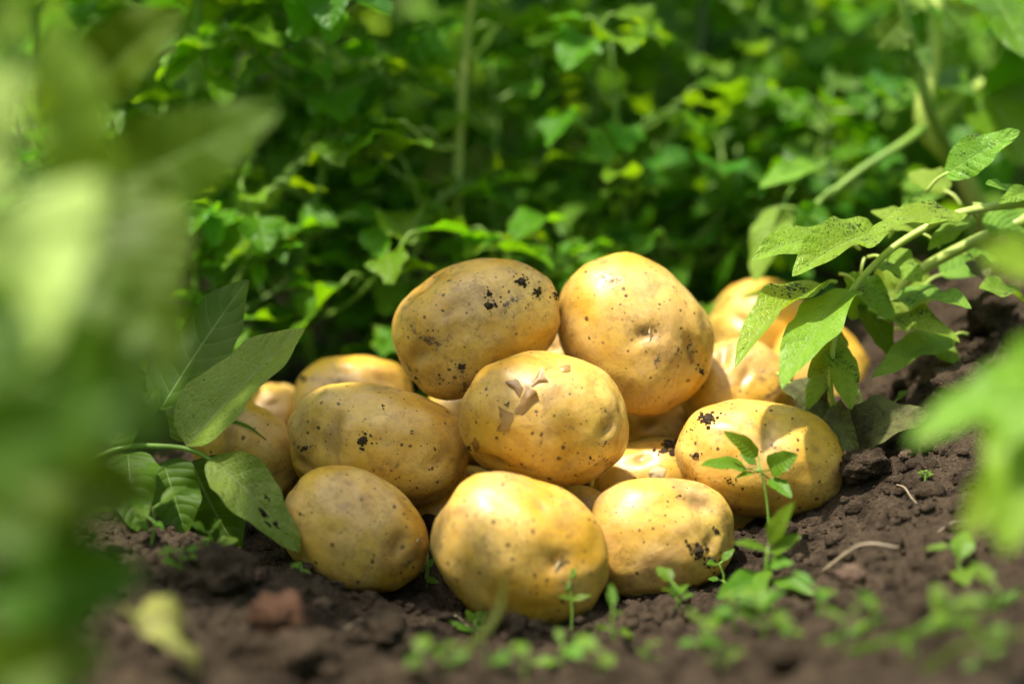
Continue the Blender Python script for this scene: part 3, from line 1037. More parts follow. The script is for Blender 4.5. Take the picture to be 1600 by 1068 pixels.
TL = [
    ((1285, 262, 1.80), (1186, 294, 1.76), 46, 'potleaf', dict(normal=(.1, -.6, 1))),
    ((1300, 250, 1.80), (1375, 240, 1.84), 34, 'weed', dict(normal=(0, -.5, 1))),
    ((1225, 320, 1.78), (1180, 442, 1.76), 66, 'potleaf', dict(normal=(-.7, -.8, .2), droop=.3)),
    ((1255, 332, 1.77), (1330, 372, 1.78), 40, 'weed', dict(normal=(0, -.5, 1))),
    ((1280, 318, 1.77), (1240, 380, 1.77), 50, 'weed', dict(normal=(.2, -.8, .4))),
    ((1412, 30, 1.77), (1370, 75, 1.75), 56, 'foreleaf', dict(normal=(.2, -.9, .3), kind='round')),
    ((1425, 80, 1.78), (1455, 105, 1.76), 40, 'foreleaf', dict(normal=(0, -.8, .5))),
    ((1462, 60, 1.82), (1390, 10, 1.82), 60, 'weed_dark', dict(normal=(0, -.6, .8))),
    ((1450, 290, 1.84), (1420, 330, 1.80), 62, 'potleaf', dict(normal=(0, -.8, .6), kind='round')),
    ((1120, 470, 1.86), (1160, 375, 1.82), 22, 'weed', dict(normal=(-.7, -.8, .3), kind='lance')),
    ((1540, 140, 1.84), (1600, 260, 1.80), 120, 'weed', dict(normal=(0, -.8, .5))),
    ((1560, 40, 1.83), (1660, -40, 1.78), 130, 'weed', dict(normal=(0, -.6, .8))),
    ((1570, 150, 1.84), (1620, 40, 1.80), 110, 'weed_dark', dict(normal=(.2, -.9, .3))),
    ((1530, -20, 1.82), (1600, 90, 1.72), 120, 'weed', dict(normal=(0, -.6, .8))),
    ((1560, 300, 1.86), (1490, 200, 1.88), 90, 'weed', dict(normal=(0, -.8, .6))),
    ((1470, 20, 1.82), (1340, -60, 1.80), 100, 'weed', dict(normal=(0, -.4, 1))),
]
for b, t, wd, mat, kw in TL:
    traced_leaf(bp, b, t, wd, mat, **kw)
    B, T = at(*b), at(*t)
    dirn = (T - B).normalized()
    MB().tube([B - dirn * 0.016 - Vector((0, 0, .004)), B - dirn * .006, B + dirn * .003], .0013, .0009, 6, 4, o).build('leaf_stalk', 'stem', bp)

# ------------------------------------------------------------------ the potato plant at the left of the heap (in focus) whose upper leaves shade it
lp = thing('potato_plant', rootpt(-0.30, -0.02), 'potato plant left of the heap with an upright leaf and a curled holed leaf', 'plant')
o = lp.location
MB().tube([lp.location.copy(), at(60, 760, 1.58), at(180, 703, 1.575), at(250, 697, 1.575), at(300, 703, 1.575), at(335, 722, 1.57)], .0022, .0012, 8, 6, o).build('stem', 'stem', lp)
TL = [
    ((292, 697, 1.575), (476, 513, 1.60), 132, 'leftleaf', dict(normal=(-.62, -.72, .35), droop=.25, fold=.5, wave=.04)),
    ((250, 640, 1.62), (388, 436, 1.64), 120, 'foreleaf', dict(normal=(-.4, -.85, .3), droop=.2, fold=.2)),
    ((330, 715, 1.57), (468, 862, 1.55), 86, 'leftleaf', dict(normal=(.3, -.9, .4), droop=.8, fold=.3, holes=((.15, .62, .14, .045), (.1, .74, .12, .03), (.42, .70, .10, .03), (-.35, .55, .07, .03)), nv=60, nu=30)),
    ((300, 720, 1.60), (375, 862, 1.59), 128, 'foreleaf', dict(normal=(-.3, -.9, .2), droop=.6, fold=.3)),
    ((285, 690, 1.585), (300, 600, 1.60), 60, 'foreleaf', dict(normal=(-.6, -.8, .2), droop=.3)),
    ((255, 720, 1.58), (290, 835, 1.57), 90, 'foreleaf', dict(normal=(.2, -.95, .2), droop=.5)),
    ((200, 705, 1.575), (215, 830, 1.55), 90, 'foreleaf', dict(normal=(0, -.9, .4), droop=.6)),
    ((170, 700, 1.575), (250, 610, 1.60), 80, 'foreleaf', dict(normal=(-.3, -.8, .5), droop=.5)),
]
for b, t, wd, mat, kw in TL:
    traced_leaf(lp, b, t, wd, mat, **kw)


def shade_leaf(root, target, t, size, mat, seed, tilt=0.35):
    """an upper leaf of a plant, t metres up the sun's path from what it shades"""
    r = random.Random(seed)
    c = Vector(target) + SUN * t
    a = r.uniform(0, 2 * pi)
    dv = Vector((cos(a), sin(a), r.uniform(-.5, .1))).normalized() * size
    n = (SUN + Vector((r.uniform(-tilt, tilt), r.uniform(-tilt, tilt), 0))).normalized()
    dv = dv - n * dv.dot(n) * 0.7
    me = leaf_me(mat, ('sh', seed % 4), W=0.62, nv=14, nu=8, kind='ovate', droop=0.7, fold=0.3, wave=0.06, seed=seed % 4)
    put_leaf(root, c - dv * 0.5, c + dv * 0.5, me, n)
    return c - dv * 0.5


# upper stems (above the frame) and their leaves
top = MB()
hub = Vector((-0.33, -0.22, 0.33))
top.tube([lp.location.copy(), Vector((-0.35, -0.08, 0.08)), Vector((-0.35, -0.16, 0.22)), hub, Vector((-0.30, -0.27, 0.46)), Vector((-0.24, -0.29, 0.56))], .0050, .0022, 9, 6, o)
SH = [  # pixel on the heap that lies in shade, depth, leaf size, height above
    (555, 830, 1.55, .105, .50), (500, 790, 1.56, .10, .46), (600, 890, 1.55, .10, .53), (630, 800, 1.55, .08, .57), (570, 690, 1.60, .11, .48), (650, 710, 1.60, .095, .54), (500, 700, 1.60, .10, .44),
    (385, 700, 1.62, .11, .44), (420, 640, 1.70, .10, .47), (550, 600, 1.68, .10, .50), (690, 560, 1.62, .10, .52), (780, 540, 1.62, .09, .57), (840, 490, 1.63, .06, .60),
    (755, 690, 1.575, .07, .55), (330, 900, 1.50, .11, .44), (450, 960, 1.50, .10, .50), (620, 970, 1.50, .08, .54), (780, 440, 1.64, .08, .60),
    (740, 920, 1.50, .06, .56), (830, 950, 1.50, .05, .58), (620, 640, 1.60, .09, .46), (460, 870, 1.54, .10, .42), (660, 620, 1.62, .08, .60), (480, 620, 1.70, .10, .42), (735, 645, 1.70, .07, .50), (720, 620, 1.73, .07, .55),
    (895, 720, 1.57, .035, .60),
]
for i, (x, y, d, sz, t) in enumerate(SH):
    b = shade_leaf(lp, at(x, y, d), t, sz, 'potleaf', 300 + i)
    m = hub.lerp(b, 0.5) + Vector((0, 0, 0.03))
    top.tube([hub + Vector((0, 0, 0.02 * (i % 7))), m, b], .0016, .0009, 5, 4, o)
top.build('stem', 'stem', lp)

# ------------------------------------------------------------------ big blurred plants close to the camera
fp = thing('potato_plant', rootpt(-0.28, -0.50), 'large blurred potato plant close up along the left edge', 'plant')
o = fp.location
MB().tube([fp.location.copy(), Vector((-.285, -.51, 0)), Vector((-.265, -.52, .10)), Vector((-.25, -.52, .2)), Vector((-.23, -.53, .3))], .0055, .003, 9, 6, o).build('stem', 'stem', fp)
TL = [
    ((-90, 340, 1.05), (35, 95, 1.02), 170, 'sunlitleaf', dict(normal=(-.1, -.9, .4), fold=.1)),
    ((135, 300, 1.12), (85, 25, 1.10), 125, 'potleaf', dict(normal=(.1, -.9, .4), fold=.15)),
    ((-70, 590, 1.04), (160, 280, 1.02), 230, 'sunlitleaf', dict(normal=(-.15, -.9, .4), fold=.1)),
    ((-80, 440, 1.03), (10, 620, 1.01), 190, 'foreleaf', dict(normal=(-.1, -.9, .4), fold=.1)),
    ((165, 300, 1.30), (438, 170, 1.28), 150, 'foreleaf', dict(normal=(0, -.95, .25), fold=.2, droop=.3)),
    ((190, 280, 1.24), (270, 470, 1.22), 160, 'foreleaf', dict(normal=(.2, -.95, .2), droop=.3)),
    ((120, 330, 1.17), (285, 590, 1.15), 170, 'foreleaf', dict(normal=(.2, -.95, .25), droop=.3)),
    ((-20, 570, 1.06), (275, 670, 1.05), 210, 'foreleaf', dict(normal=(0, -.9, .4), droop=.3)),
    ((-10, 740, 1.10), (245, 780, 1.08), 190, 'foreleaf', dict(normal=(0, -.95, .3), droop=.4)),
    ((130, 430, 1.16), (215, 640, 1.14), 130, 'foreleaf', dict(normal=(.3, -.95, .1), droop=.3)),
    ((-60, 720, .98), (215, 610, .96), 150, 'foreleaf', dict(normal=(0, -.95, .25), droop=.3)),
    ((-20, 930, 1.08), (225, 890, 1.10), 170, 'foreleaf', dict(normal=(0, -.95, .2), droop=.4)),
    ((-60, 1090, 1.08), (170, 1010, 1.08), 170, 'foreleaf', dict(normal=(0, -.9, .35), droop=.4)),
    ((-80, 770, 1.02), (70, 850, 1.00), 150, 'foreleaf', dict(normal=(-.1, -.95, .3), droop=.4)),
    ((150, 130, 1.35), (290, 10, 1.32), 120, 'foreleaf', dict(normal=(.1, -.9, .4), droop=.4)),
]
for b, t, wd, mat, kw in TL:
    traced_leaf(fp, b, t, wd, mat, **kw)
    B = at(*b)
    zz_ = max(min(B.z, .28), -.1)
    MB().tube([Vector((-.282 + .04 * max(0, (zz_ + .05)) / .3, -.515, zz_ - .03)), B.lerp(Vector((-.27, -.515, B.z)), .4) + Vector((0, 0, .005)), B], .0018, .0011, 6, 5, o).build('leaf_stalk', 'stem', fp)

np_ = thing('potato_plant', rootpt(0.24, -0.36), 'bright blurred potato plant close up at the right edge', 'plant')
o = np_.location
MB().tube([np_.location.copy(), Vector((.25, -.37, -.03)), Vector((.243, -.375, .05)), Vector((.25, -.37, .13))], .0045, .0026, 9, 6, o).build('stem', 'palestem', np_)
TL = [
    ((1650, 430, 1.22), (1532, 398, 1.20), 90, 'brightleaf', dict(normal=(0, -.7, .7), kind='round')),
    ((1640, 580, 1.22), (1418, 694, 1.20), 92, 'brightleaf', dict(normal=(-.2, -.65, .8), droop=.4, fold=.2)),
    ((1640, 600, 1.21), (1570, 864, 1.18), 150, 'brightleaf', dict(normal=(-.2, -.9, .4), droop=.4, fold=.25)),
    ((1600, 700, 1.22), (1500, 840, 1.20), 76, 'brightleaf', dict(normal=(-.1, -.9, .4), droop=.4)),
    ((1680, 540, 1.20), (1560, 700, 1.18), 140, 'brightleaf', dict(normal=(-.2, -.8, .6), droop=.4)),
]
for b, t, wd, mat, kw in TL:
    traced_leaf(np_, b, t, wd, mat, **kw)
    B = at(*b)
    MB().tube([Vector((.246, -.373, B.z - .02)), B.lerp(Vector((.246, -.373, B.z)), .4) + Vector((0, 0, .004)), B], .0018, .0012, 6, 5, o).build('leaf_stalk', 'palestem', np_)


# ------------------------------------------------------------------ background plants, each with its own stem and leaves
def leaf_set(mat, kind, n, W=(0.62, 0.95), nv=14, nu=8):
    r = np.random.RandomState(len(mat) + n)
    return [leaf_me(mat, ('set', kind, i), W=r.uniform(*W), nv=nv, nu=nu, kind=kind, droop=r.uniform(.3, 1.2), fold=r.uniform(.1, .5), wave=r.uniform(.06, .15), seed=i + 50, twist=r.uniform(-.6, .6))
            for i in range(n)]


def weed(x, y, height, leaves, leaf_len, label, seed, lean=(0, 0), nodes=12, branch=3, stem='stem', sr=.003, group=None, name='weed'):
    r = random.Random(seed)
    base = rootpt(x, y)
    root = thing(name, base, label, 'plant', group)
    leaf_len *= 1.12
    if height > .25:
        height *= 1.4
        nodes += 5
        sr *= 1.35
    st = MB()
    P = [base + Vector((lean[0] * t ** 1.4 + r.uniform(-.012, .012) * (t > 0), lean[1] * t ** 1.4 + r.uniform(-.012, .012) * (t > 0), height * t)) for t in (0, .25, .5, .75, 1)]
    C = catmull(P, 8)
    st.tube(P, sr, sr * .4, 8, 6, base)

    def leafout(p, az, L, el):
        dv = Vector((cos(az) * cos(el), sin(az) * cos(el), sin(el)))
        pe = p + dv * L * r.uniform(.25, .5)
        st.tube([p, p.lerp(pe, .5) + Vector((0, 0, .1 * L)), pe], sr * .32, sr * .22, 5, 3, base)
        dl = Vector((cos(az) * 1.0, sin(az) * 1.0, r.uniform(-.75, .25))).normalized() * L
        n = Vector((r.uniform(-.4, .4), r.uniform(-.4, .4), 1))
        put_leaf(root, pe, pe + dl, r.choice(leaves), n)

    az = r.uniform(0, 6.28)
    for i in range(nodes):
        t = .08 + .92 * i / (nodes - 1)
        p = C[min(int(t * (len(C) - 1)), len(C) - 1)]
        az += 2.4
        sc = (1 - .35 * t) * r.uniform(.75, 1.2)
        if height > .3 and t < .5 and r.random() < .35:
            continue
        leafout(p, az, leaf_len * sc * 1.15, r.uniform(.1, .7))
        if branch and i < nodes - 1 and (t > .3 or i % 2 == 0):
            bl = leaf_len * r.uniform(1.0, 2.2) * (1.15 - .6 * t)
            ba = az + 1.1 + r.uniform(-.4, .4)
            q = p + Vector((cos(ba) * bl, sin(ba) * bl, bl * r.uniform(.25, .8)))
            st.tube([p, p.lerp(q, .5) - Vector((0, 0, .08 * bl)), q], sr * .45, sr * .25, 5, 4, base)
            for j in range(branch):
                f = .4 + .6 * j / max(1, branch - 1)
                leafout(p.lerp(q, f), ba + r.uniform(-1.6, 1.6), leaf_len * r.uniform(.4, 1.05), r.uniform(-.1, .8))
    st.build('stem', stem, root)
    return root


LB = leaf_set('weed', 'lobed', 7)
OV = leaf_set('weed', 'ovate', 5)
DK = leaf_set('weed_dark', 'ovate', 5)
PL = leaf_set('potleaf', 'ovate', 5)

MX = LB + OV[:2] + DK[:2]
LB = LB + DK[:1]
OV = OV + LB[:2]
B0 = 'weeds behind the heap'
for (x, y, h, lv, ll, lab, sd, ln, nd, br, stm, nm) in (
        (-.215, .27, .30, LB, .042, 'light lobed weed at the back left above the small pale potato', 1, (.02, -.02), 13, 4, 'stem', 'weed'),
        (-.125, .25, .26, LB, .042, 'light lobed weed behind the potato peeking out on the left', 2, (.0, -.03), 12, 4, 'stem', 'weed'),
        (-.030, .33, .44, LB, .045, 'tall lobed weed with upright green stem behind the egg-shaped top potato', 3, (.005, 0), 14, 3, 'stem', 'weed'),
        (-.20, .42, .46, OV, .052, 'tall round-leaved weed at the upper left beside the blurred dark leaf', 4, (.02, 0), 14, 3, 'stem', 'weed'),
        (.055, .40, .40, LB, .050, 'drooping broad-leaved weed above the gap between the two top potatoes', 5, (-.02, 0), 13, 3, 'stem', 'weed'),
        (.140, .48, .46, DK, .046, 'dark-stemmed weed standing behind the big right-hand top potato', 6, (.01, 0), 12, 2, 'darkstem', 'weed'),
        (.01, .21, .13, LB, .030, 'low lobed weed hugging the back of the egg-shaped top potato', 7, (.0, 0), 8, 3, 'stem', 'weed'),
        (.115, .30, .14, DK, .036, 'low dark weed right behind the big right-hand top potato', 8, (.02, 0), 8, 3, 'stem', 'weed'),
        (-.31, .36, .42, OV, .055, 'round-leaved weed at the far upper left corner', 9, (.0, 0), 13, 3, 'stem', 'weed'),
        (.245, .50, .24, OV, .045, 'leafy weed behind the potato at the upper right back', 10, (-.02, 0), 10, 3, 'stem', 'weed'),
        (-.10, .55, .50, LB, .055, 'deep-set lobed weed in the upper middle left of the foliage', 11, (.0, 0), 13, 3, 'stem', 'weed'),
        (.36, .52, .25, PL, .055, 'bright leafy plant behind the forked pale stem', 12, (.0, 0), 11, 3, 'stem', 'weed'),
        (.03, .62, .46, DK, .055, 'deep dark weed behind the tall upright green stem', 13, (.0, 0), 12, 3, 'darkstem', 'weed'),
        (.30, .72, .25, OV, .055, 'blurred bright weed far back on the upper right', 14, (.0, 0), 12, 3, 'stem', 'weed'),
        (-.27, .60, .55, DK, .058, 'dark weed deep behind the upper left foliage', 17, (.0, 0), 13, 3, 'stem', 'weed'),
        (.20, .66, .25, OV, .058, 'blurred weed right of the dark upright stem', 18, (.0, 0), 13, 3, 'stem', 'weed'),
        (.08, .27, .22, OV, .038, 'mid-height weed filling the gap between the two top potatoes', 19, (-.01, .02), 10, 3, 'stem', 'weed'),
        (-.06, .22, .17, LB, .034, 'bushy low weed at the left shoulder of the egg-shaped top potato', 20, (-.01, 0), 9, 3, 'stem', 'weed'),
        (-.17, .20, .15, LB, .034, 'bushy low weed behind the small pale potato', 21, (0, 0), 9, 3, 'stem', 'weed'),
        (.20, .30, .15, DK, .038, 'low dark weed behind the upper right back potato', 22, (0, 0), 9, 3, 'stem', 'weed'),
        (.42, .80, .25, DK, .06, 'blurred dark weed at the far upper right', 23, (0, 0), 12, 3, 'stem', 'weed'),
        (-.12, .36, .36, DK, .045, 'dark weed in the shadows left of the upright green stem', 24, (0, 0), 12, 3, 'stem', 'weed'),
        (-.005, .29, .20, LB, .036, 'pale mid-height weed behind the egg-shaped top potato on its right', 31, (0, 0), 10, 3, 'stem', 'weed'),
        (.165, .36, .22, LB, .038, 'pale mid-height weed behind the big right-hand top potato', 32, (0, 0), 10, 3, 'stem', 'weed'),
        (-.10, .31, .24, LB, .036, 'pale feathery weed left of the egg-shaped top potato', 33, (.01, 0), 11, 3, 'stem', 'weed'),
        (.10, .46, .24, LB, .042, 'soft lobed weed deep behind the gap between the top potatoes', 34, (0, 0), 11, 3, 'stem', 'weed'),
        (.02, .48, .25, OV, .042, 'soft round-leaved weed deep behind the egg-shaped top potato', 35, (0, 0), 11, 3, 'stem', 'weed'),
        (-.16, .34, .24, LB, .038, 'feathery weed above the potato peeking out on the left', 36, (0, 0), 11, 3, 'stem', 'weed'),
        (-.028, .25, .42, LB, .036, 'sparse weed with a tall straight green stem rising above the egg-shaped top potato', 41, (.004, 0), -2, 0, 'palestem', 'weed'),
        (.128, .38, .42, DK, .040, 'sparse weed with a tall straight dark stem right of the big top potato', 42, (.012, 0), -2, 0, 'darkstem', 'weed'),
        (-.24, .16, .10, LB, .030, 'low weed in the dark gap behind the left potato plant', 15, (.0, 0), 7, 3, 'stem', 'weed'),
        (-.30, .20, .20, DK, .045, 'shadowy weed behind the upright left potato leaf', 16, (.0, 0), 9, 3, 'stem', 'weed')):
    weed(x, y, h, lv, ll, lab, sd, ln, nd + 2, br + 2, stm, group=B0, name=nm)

# the mass of foliage farther back, out of focus
r = np.random.RandomState(11)
protoF = [leaf_data(W=r.uniform(.5, .8), nv=4, nu=2, kind='ovate', droop=r.uniform(.3, 1.1), fold=.3, wave=.05, seed=i) for i in range(5)]
V, Fc, UVs, off = [], [], [], 0
for i in range(9000):
    y = .85 + 3.2 * r.rand() ** 1.5
    x = r.uniform(-1, 1) * (0.28 * (y + 1.6) + .15)
    hmax = .42 + .20 * y * .6
    top_ = hmax * (0.55 + 0.45 * pn(np.array([[x * 3, y * 3, 2.2]]))[0] + .2)
    z = -.09 + top_ * r.rand() ** .7
    L = r.uniform(.06, .11)
    if pn(np.array([[x * 5, y * 3, z * 6 + 7]]))[0] < -.12:
        continue
    pv, pf, pu = protoF[r.randint(5)]
    az = r.uniform(0, 2 * pi)
    Bm = np.array(basis((cos(az), sin(az), r.uniform(-.7, .3)), (r.uniform(-.5, .5), r.uniform(-.6, .3), 1)))
    V.append(pv * L @ Bm.T + np.array([x, y, z]))
    Fc += [tuple(q + off for q in f) for f in pf]
    UVs += pu
    off += len(pv)
for i in range(8000):  # unseen leaves beside and behind the camera, added to block low sky light
    a = r.uniform(0, 2 * pi)
    R_ = r.uniform(0.95, 2.6)
    x, y = R_ * cos(a), R_ * sin(a) - .5
    if y > .62 or (abs(x) < .42 + .1 * r.rand() and y > -2.1) or (abs(x) < .62 and y > -.3):
        continue
    z = -.09 + .85 * r.rand() ** .8
    L = r.uniform(.09, .15)
    pv, pf, pu = protoF[r.randint(5)]
    az = r.uniform(0, 2 * pi)
    Bm = np.array(basis((cos(az), sin(az), r.uniform(-.7, .3)), (r.uniform(-.5, .5), r.uniform(-.6, .3), 1)))
    V.append(pv * L @ Bm.T + np.array([x, y, z]))
    Fc += [tuple(q + off for q in f) for f in pf]
    UVs += pu
    off += len(pv)
fol = link('far_foliage', mesh_of('far_foliage', np.concatenate(V), Fc, 'far', True, UVs))
tag(fol, 'blurred mass of green foliage filling the distance, plus added unseen leaves around the camera', 'foliage', kind='stuff')


# ------------------------------------------------------------------ seedlings and small things in front
SPR = [leaf_me('sprout', ('sp', i), W=.34 + .11 * i, nv=10, nu=6, kind='ovate', droop=.5 + .1 * i, fold=.25, wave=.05, seed=i) for i in range(4)]


def traced_seedling(base, node, leaves, label, r=.0008, name='seedling', mat='sprout'):
    B = at(*base)
    root = thing(name, B, label, 'seedling')
    st = MB()
    N_ = at(*node)
    st.tube([B - Vector((0, 0, .004)), B.lerp(N_, .5) + Vector((.001, 0, 0)), N_], r * 1.2, r * .8, 6, 5, B)
    for (b, t, wd, kw) in leaves:
        traced_leaf(root, b, t, wd, mat, **dict(dict(nv=14, nu=8, droop=.5, fold=.2, wave=.04), **kw))
        st.tube([N_.lerp(B, .08), at(*b), at(*b).lerp(at(*t), .08)], r * .6, r * .45, 5, 3, B)
    st.build('stem', 'stem', root)
    return root


n = (-.1, -.7, .7)
D = 1.535
P, dg = on_ground(1203, 828, 1.4)
D = min(dg, 1.56)
traced_seedling((1203, 828, D), (1187, 728, D - .005), [
    ((1184, 712, D), (1130, 673, D - .01), 27, dict(normal=(-.3, -.8, .6))), ((1166, 731, D), (1094, 727, D - .015), 34, dict(normal=(0, -.6, 1))),
    ((1203, 733, D), (1247, 710, D - .01), 40, dict(normal=(.2, -.8, .5), fold=.5)), ((1203, 748, D), (1237, 778, D - .015), 28, dict(normal=(.2, -.8, .6))),
    ((1180, 725, D), (1157, 707, D + .005), 14, dict(normal=(0, -.8, .6))), ((1178, 738, D), (1148, 748, D - .01), 12, dict(normal=(0, -.5, 1)))],
    'bright green seedling with oval leaves standing before the right-hand end potato')
D = on_ground(1185, 945, 1.3)[1]
traced_seedling((1185, 945, D), (1200, 858, D - .005), [
    ((1201, 850, D), (1242, 783, D - .015), 34, dict(normal=(-.5, -.8, .4), kind='lance')), ((1197, 858, D), (1146, 848, D - .01), 20, dict(normal=(0, -.6, .9))),
    ((1206, 862, D), (1252, 836, D - .01), 28, dict(normal=(.1, -.7, .7))), ((1200, 880, D), (1240, 880, D - .01), 26, dict(normal=(0, -.7, .7))),
    ((1195, 890, D), (1190, 930, D - .02), 28, dict(normal=(-.3, -.8, .4))), ((1190, 900, D), (1120, 935, D - .02), 44, dict(normal=(0, -.7, .7))),
    ((1205, 905, D), (1275, 930, D - .02), 24, dict(normal=(0, -.6, .8)))],
    'blurred leafy seedling with a dark upright leaf below the bright seedling')
D = on_ground(665, 918, 1.4)[1]
traced_seedling((665, 918, D), (668, 860, D), [
    ((662, 880, D), (634, 876, D - .006), 16, dict(normal=n)), ((662, 890, D), (630, 894, D - .006), 12, dict(normal=n)), ((664, 905, D), (650, 916, D - .006), 11, dict(normal=n)),
    ((666, 905, D), (686, 910, D - .006), 13, dict(normal=n)), ((668, 885, D), (680, 872, D), 11, dict(normal=n)), ((668, 862, D), (650, 852, D), 9, dict(normal=n)),
    ((668, 860, D), (678, 842, D), 9, dict(normal=n)), ((667, 870, D), (640, 866, D), 6, dict(normal=n, kind='lance'))],
    'tiny green seedling left of the foremost potato', r=.0006)
D = on_ground(893, 945, 1.35)[1] - .02
P, D = on_ground(900, 990, 1.3)
traced_seedling((893, 990, D), (888, 900, D), [
    ((888, 902, D), (900, 888, D), 14, dict(normal=n)), ((886, 905, D), (868, 905, D), 11, dict(normal=n)), ((888, 908, D), (882, 922, D), 14, dict(normal=n)),
    ((892, 935, D), (868, 930, D), 9, dict(normal=n)), ((893, 936, D), (925, 930, D), 11, dict(normal=n))],
    'slender pale seedling rising before the foremost potato on its right', r=.0006)
D = on_ground(742, 1002, 1.3)[1]
traced_seedling((742, 1002, D), (742, 968, D), [
    ((742, 970, D), (762, 955, D), 18, dict(normal=n)), ((740, 970, D), (728, 952, D), 14, dict(normal=n)), ((742, 975, D), (758, 980, D), 16, dict(normal=n)),
    ((738, 985, D), (676, 968, D), 12, dict(normal=n))],
    'small dark green seedling beneath the foremost potato on its left', r=.0007)
rng = random.Random(3)


def small_sprout(px, py, hpx, npair, lpx, label, seed, name='seedling', d0=1.2):
    r = random.Random(seed)
    P, d = on_ground(px, py, d0, 1.9)
    root = thing(name, P, label, 'seedling')
    s = d / FPX
    tipv = P + Vector((r.uniform(-.2, .2) * hpx * s, r.uniform(-.2, .1) * hpx * s, hpx * s))
    st = MB()
    st.tube([P - Vector((0, 0, .003)), P.lerp(tipv, .5) + Vector((r.uniform(-.1, .1) * hpx * s, 0, 0)), tipv], .0009, .0006, 5, 4, P)
    a = r.uniform(0, 6.28)
    for i in range(npair):
        q = P.lerp(tipv, .35 + .65 * i / max(1, npair - 1)) if npair > 1 else tipv
        a += 1.57 + r.uniform(-.3, .3)
        for k in (0, pi):
            L = lpx * s * r.uniform(.45, 1.0)
            if r.random() < .12:
                continue
            dv = Vector((cos(a + k + r.uniform(-.5, .5)), sin(a + k), r.uniform(-.4, .9))).normalized()
            b = q + dv * L * .3
            st.tube([q, b], .0006, .0005, 4, 2, P)
            put_leaf(root, b, b + dv * L, r.choice(SPR), (r.uniform(-.3, .3), -.5, 1))
    st.build('stem', 'stem', root)
    return root


for i, a in enumerate((
        (1445, 752, 18, 3, 20, 'tiny light green seedling on the bare soil slope at the right'),
        (1400, 660, 34, 2, 26, 'small sprout beside the withered leaf on the right slope'),
        (1345, 640, 30, 2, 26, 'thin sprout beside the hanging stalk at the right of the heap'),
        (660, 1060, 40, 1, 46, 'blurred round-leaved sprout at the bottom edge left of centre'),
        (820, 1060, 36, 1, 40, 'blurred sprout at the bottom edge below the foremost potato'),
        (880, 1045, 40, 2, 46, 'blurred sprout right of the curved grass blade'),
        (960, 1000, 44, 2, 44, 'blurred bright sprout below the potato with the soil smear'),
        (1010, 1035, 30, 2, 36, 'blurred low sprout at the bottom, right of centre'),
        (1090, 1020, 50, 3, 50, 'blurred clump of sprouts in front of the dark upright seedling'),
        (1150, 985, 60, 3, 48, 'blurred bushy sprout just left of the dark upright seedling'),
        (1280, 960, 40, 2, 40, 'blurred sprout below the dry stalk'),
        (1230, 1010, 40, 3, 40, 'blurred sprout low in front of the dry stalk'),
        (1500, 900, 50, 2, 60, 'blurred sprout below the bright right-edge leaves'),
        (1560, 960, 40, 2, 50, 'blurred sprout at the lower right edge'),
        (1420, 1030, 40, 2, 44, 'blurred sprout near the lower right corner'),
        (290, 905, 50, 3, 44, 'blurred light sprout below the left potato plant'),
        (235, 850, 60, 3, 50, 'blurred yellow-green sprout at the left beside the blurred leaves'),
        (110, 850, 80, 3, 60, 'thin pale weed sprout in the shade at the far left'),
        (470, 893, 16, 2, 22, 'tiny sprout left of the shaded front left potato'),
        (1130, 920, 40, 2, 34, 'blurred sprout at the foot of the potato with the soil smear'),
        (1060, 955, 44, 3, 44, 'blurred sprout between the foremost potatoes and the clump in front'),
        (1195, 1000, 60, 3, 46, 'blurred tall sprout directly below the dark upright seedling'),
        (760, 1045, 30, 2, 44, 'blurred sprout below the curved grass blade'),
        (1310, 1010, 46, 2, 44, 'blurred sprout at the bottom between the dry stalk and the corner'),
        (940, 1055, 40, 2, 50, 'blurred bright sprout at the very bottom, just right of centre'),
        (1010, 915, 10, 1, 34, 'flat little sprout under the potato with the soil smear'))):
    small_sprout(*a, seed=70 + i)


def ribbon(name, P, wd, mat, label, cat):
    """a narrow blade with a shallow keel"""
    C = catmull([Vector(p) for p in P], 6)
    V, Fc, UV = [], [], []
    m = len(C)
    for i, c in enumerate(C):
        t = (C[min(i + 1, m - 1)] - C[max(i - 1, 0)]).normalized()
        x = t.cross(FW).normalized()
        z = x.cross(t)
        f = i / (m - 1)
        hw = wd * .5 * (0.25 + 1.5 * sin(pi * min(.5 + f * .5, .985)) * .5)
        for k, (sx, sz) in enumerate(((-1, .3), (0, 0), (1, .3))):
            V.append(c + x * sx * hw + z * sz * hw - C[0])
            UV.append((k / 2, f))
    for i in range(m - 1):
        for k in (0, 1):
            a = i * 3 + k
            Fc.append((a, a + 1, a + 4, a + 3))
    return tag(link(name, mesh_of(name, V, Fc, mat, True, UV), None, C[0]), label, cat)


P, D = on_ground(722, 1022, 1.3)
ribbon('grass_sprout', [P, at(755, 990, D - .01), at(780, 950, D - .015), at(790, 895, D - .02)], .0045, 'yellow', 'curved pale grass blade before the foremost potato', 'grass blade')
p1, n1 = seat('left_leaf', 356, 657)
p2, n2 = seat('left_leaf', 388, 668)
p3, n3 = seat('left_leaf', 416, 688)
ribbon('grass_clipping', [p1 + n1 * .0012, p2 + n2 * .0018, p3 + n3 * .0012], .0022, 'sprout', 'short green grass clipping lying on the left end potato', 'grass blade')
P, D = on_ground(1285, 898, 1.3)
P2, D2 = on_ground(1405, 872, 1.3)
b = MB().tube([P + Vector((0, 0, .002)), P.lerp(P2, .5) + Vector((0, 0, .012)), P2 + Vector((0, 0, .006))], .0009, .0006, 7, 6, P).build('dry_stalk', 'drystalk', None, P)
tag(b, 'thin pinkish dry stalk lying on the soil right of the seedlings', 'stalk')
P, D = on_ground(255, 1045, 1.25)
root = thing('fallen_leaf', P, 'yellowed blurred leaf lying at the bottom left', 'leaf')
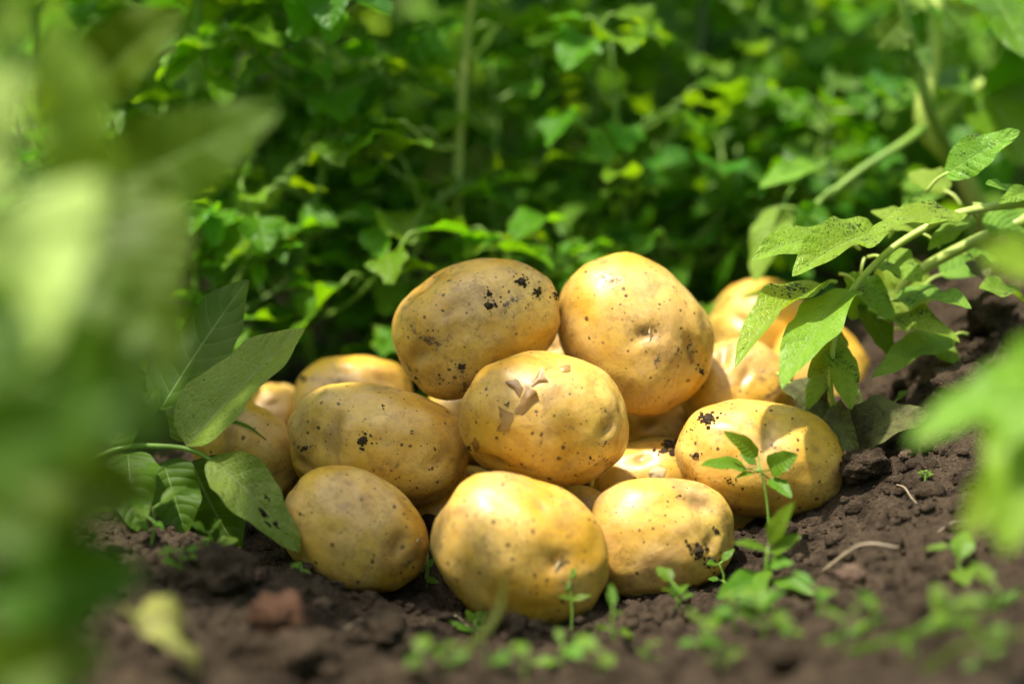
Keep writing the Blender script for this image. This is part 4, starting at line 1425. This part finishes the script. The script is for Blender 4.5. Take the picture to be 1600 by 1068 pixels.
traced_leaf(root, (218, 955, D - .01), (305, 1058, D - .03), 64, 'yellow', normal=(.3, -.75, .5), droop=1.5, wave=.3, fold=.7, twist=1.1)

# bits of straw, root and small stones lying on the soil
for i, (xa, ya, xb, yb, lab) in enumerate((
        (1465, 835, 1520, 815, 'short pale straw bit on the right soil slope'),
        (700, 965, 735, 985, 'short straw bit beside the tiny seedling left of the foremost potato'),
        (1060, 905, 1110, 898, 'thin root bit at the foot of the potato with the soil smear'),
        (540, 985, 600, 970, 'thin root bit on the dark soil below the shaded front left potato'),
        (1400, 760, 1432, 790, 'broken root bit below the tiny seedling on the right slope'))):
    A, _ = on_ground(xa, ya, 1.25)
    B, _ = on_ground(xb, yb, 1.25)
    q = MB().tube([A + Vector((0, 0, .0012)), A.lerp(B, .4) + Vector((0, 0, .004)), A.lerp(B, .75) + Vector((0, .002, .002)), B + Vector((0, 0, .0015))], .0005, .0003, 6, 5, A)
    tag(q.build('straw_bit' if i < 2 else 'root_bit', 'drystalk', None, A), lab, 'straw' if i < 2 else 'root')
clod(1415, 715, 1.4, 0.0055, 'small grey-brown stone on the slope right of the withered leaf', 'stone', 'stone', seed=21)
clod(395, 905, 1.3, 0.0050, 'small stone below the curled holed leaf', 'stone', 'stone', seed=22)
clod(1130, 965, 1.3, 0.0045, 'tiny stone among the blurred sprouts', 'stone', 'stone', seed=23)
clod(505, 950, 1.3, 0.0048, 'small stone in front of the shaded front left potato', 'stone', 'stone', seed=24)

for i, a in enumerate((
        (1360, 985, 46, 3, 44, 'blurred sprout halfway between the dry stalk and the bottom edge'),
        (1480, 985, 46, 3, 50, 'blurred bushy sprout under the bright right-edge plant'),
        (1540, 1040, 40, 3, 50, 'blurred sprout in the lower right corner'),
        (700, 1050, 40, 2, 50, 'blurred leafy sprout at the bottom edge under the curved grass'),
        (1130, 1050, 40, 3, 46, 'blurred sprout at the bottom edge below the sprout clump'),
        (330, 870, 40, 3, 36, 'blurred sprout at the foot of the curled holed leaf'))):
    small_sprout(*a, seed=170 + i)
P, D = on_ground(1320, 1020, 1.2)
ribbon('grass_sprout', [P, at(1420, 992, D - .03), at(1520, 958, D - .05), at(1640, 905, D - .07)], .0040, 'sprout', 'long blurred grass stalk slanting across the lower right corner', 'grass')
P, D = on_ground(1440, 1050, 1.2)
ribbon('grass_sprout', [P, at(1500, 1010, D - .02), at(1580, 990, D - .03), at(1640, 985, D - .04)], .0036, 'sprout', 'short blurred grass stalk at the bottom right below the long one', 'grass')
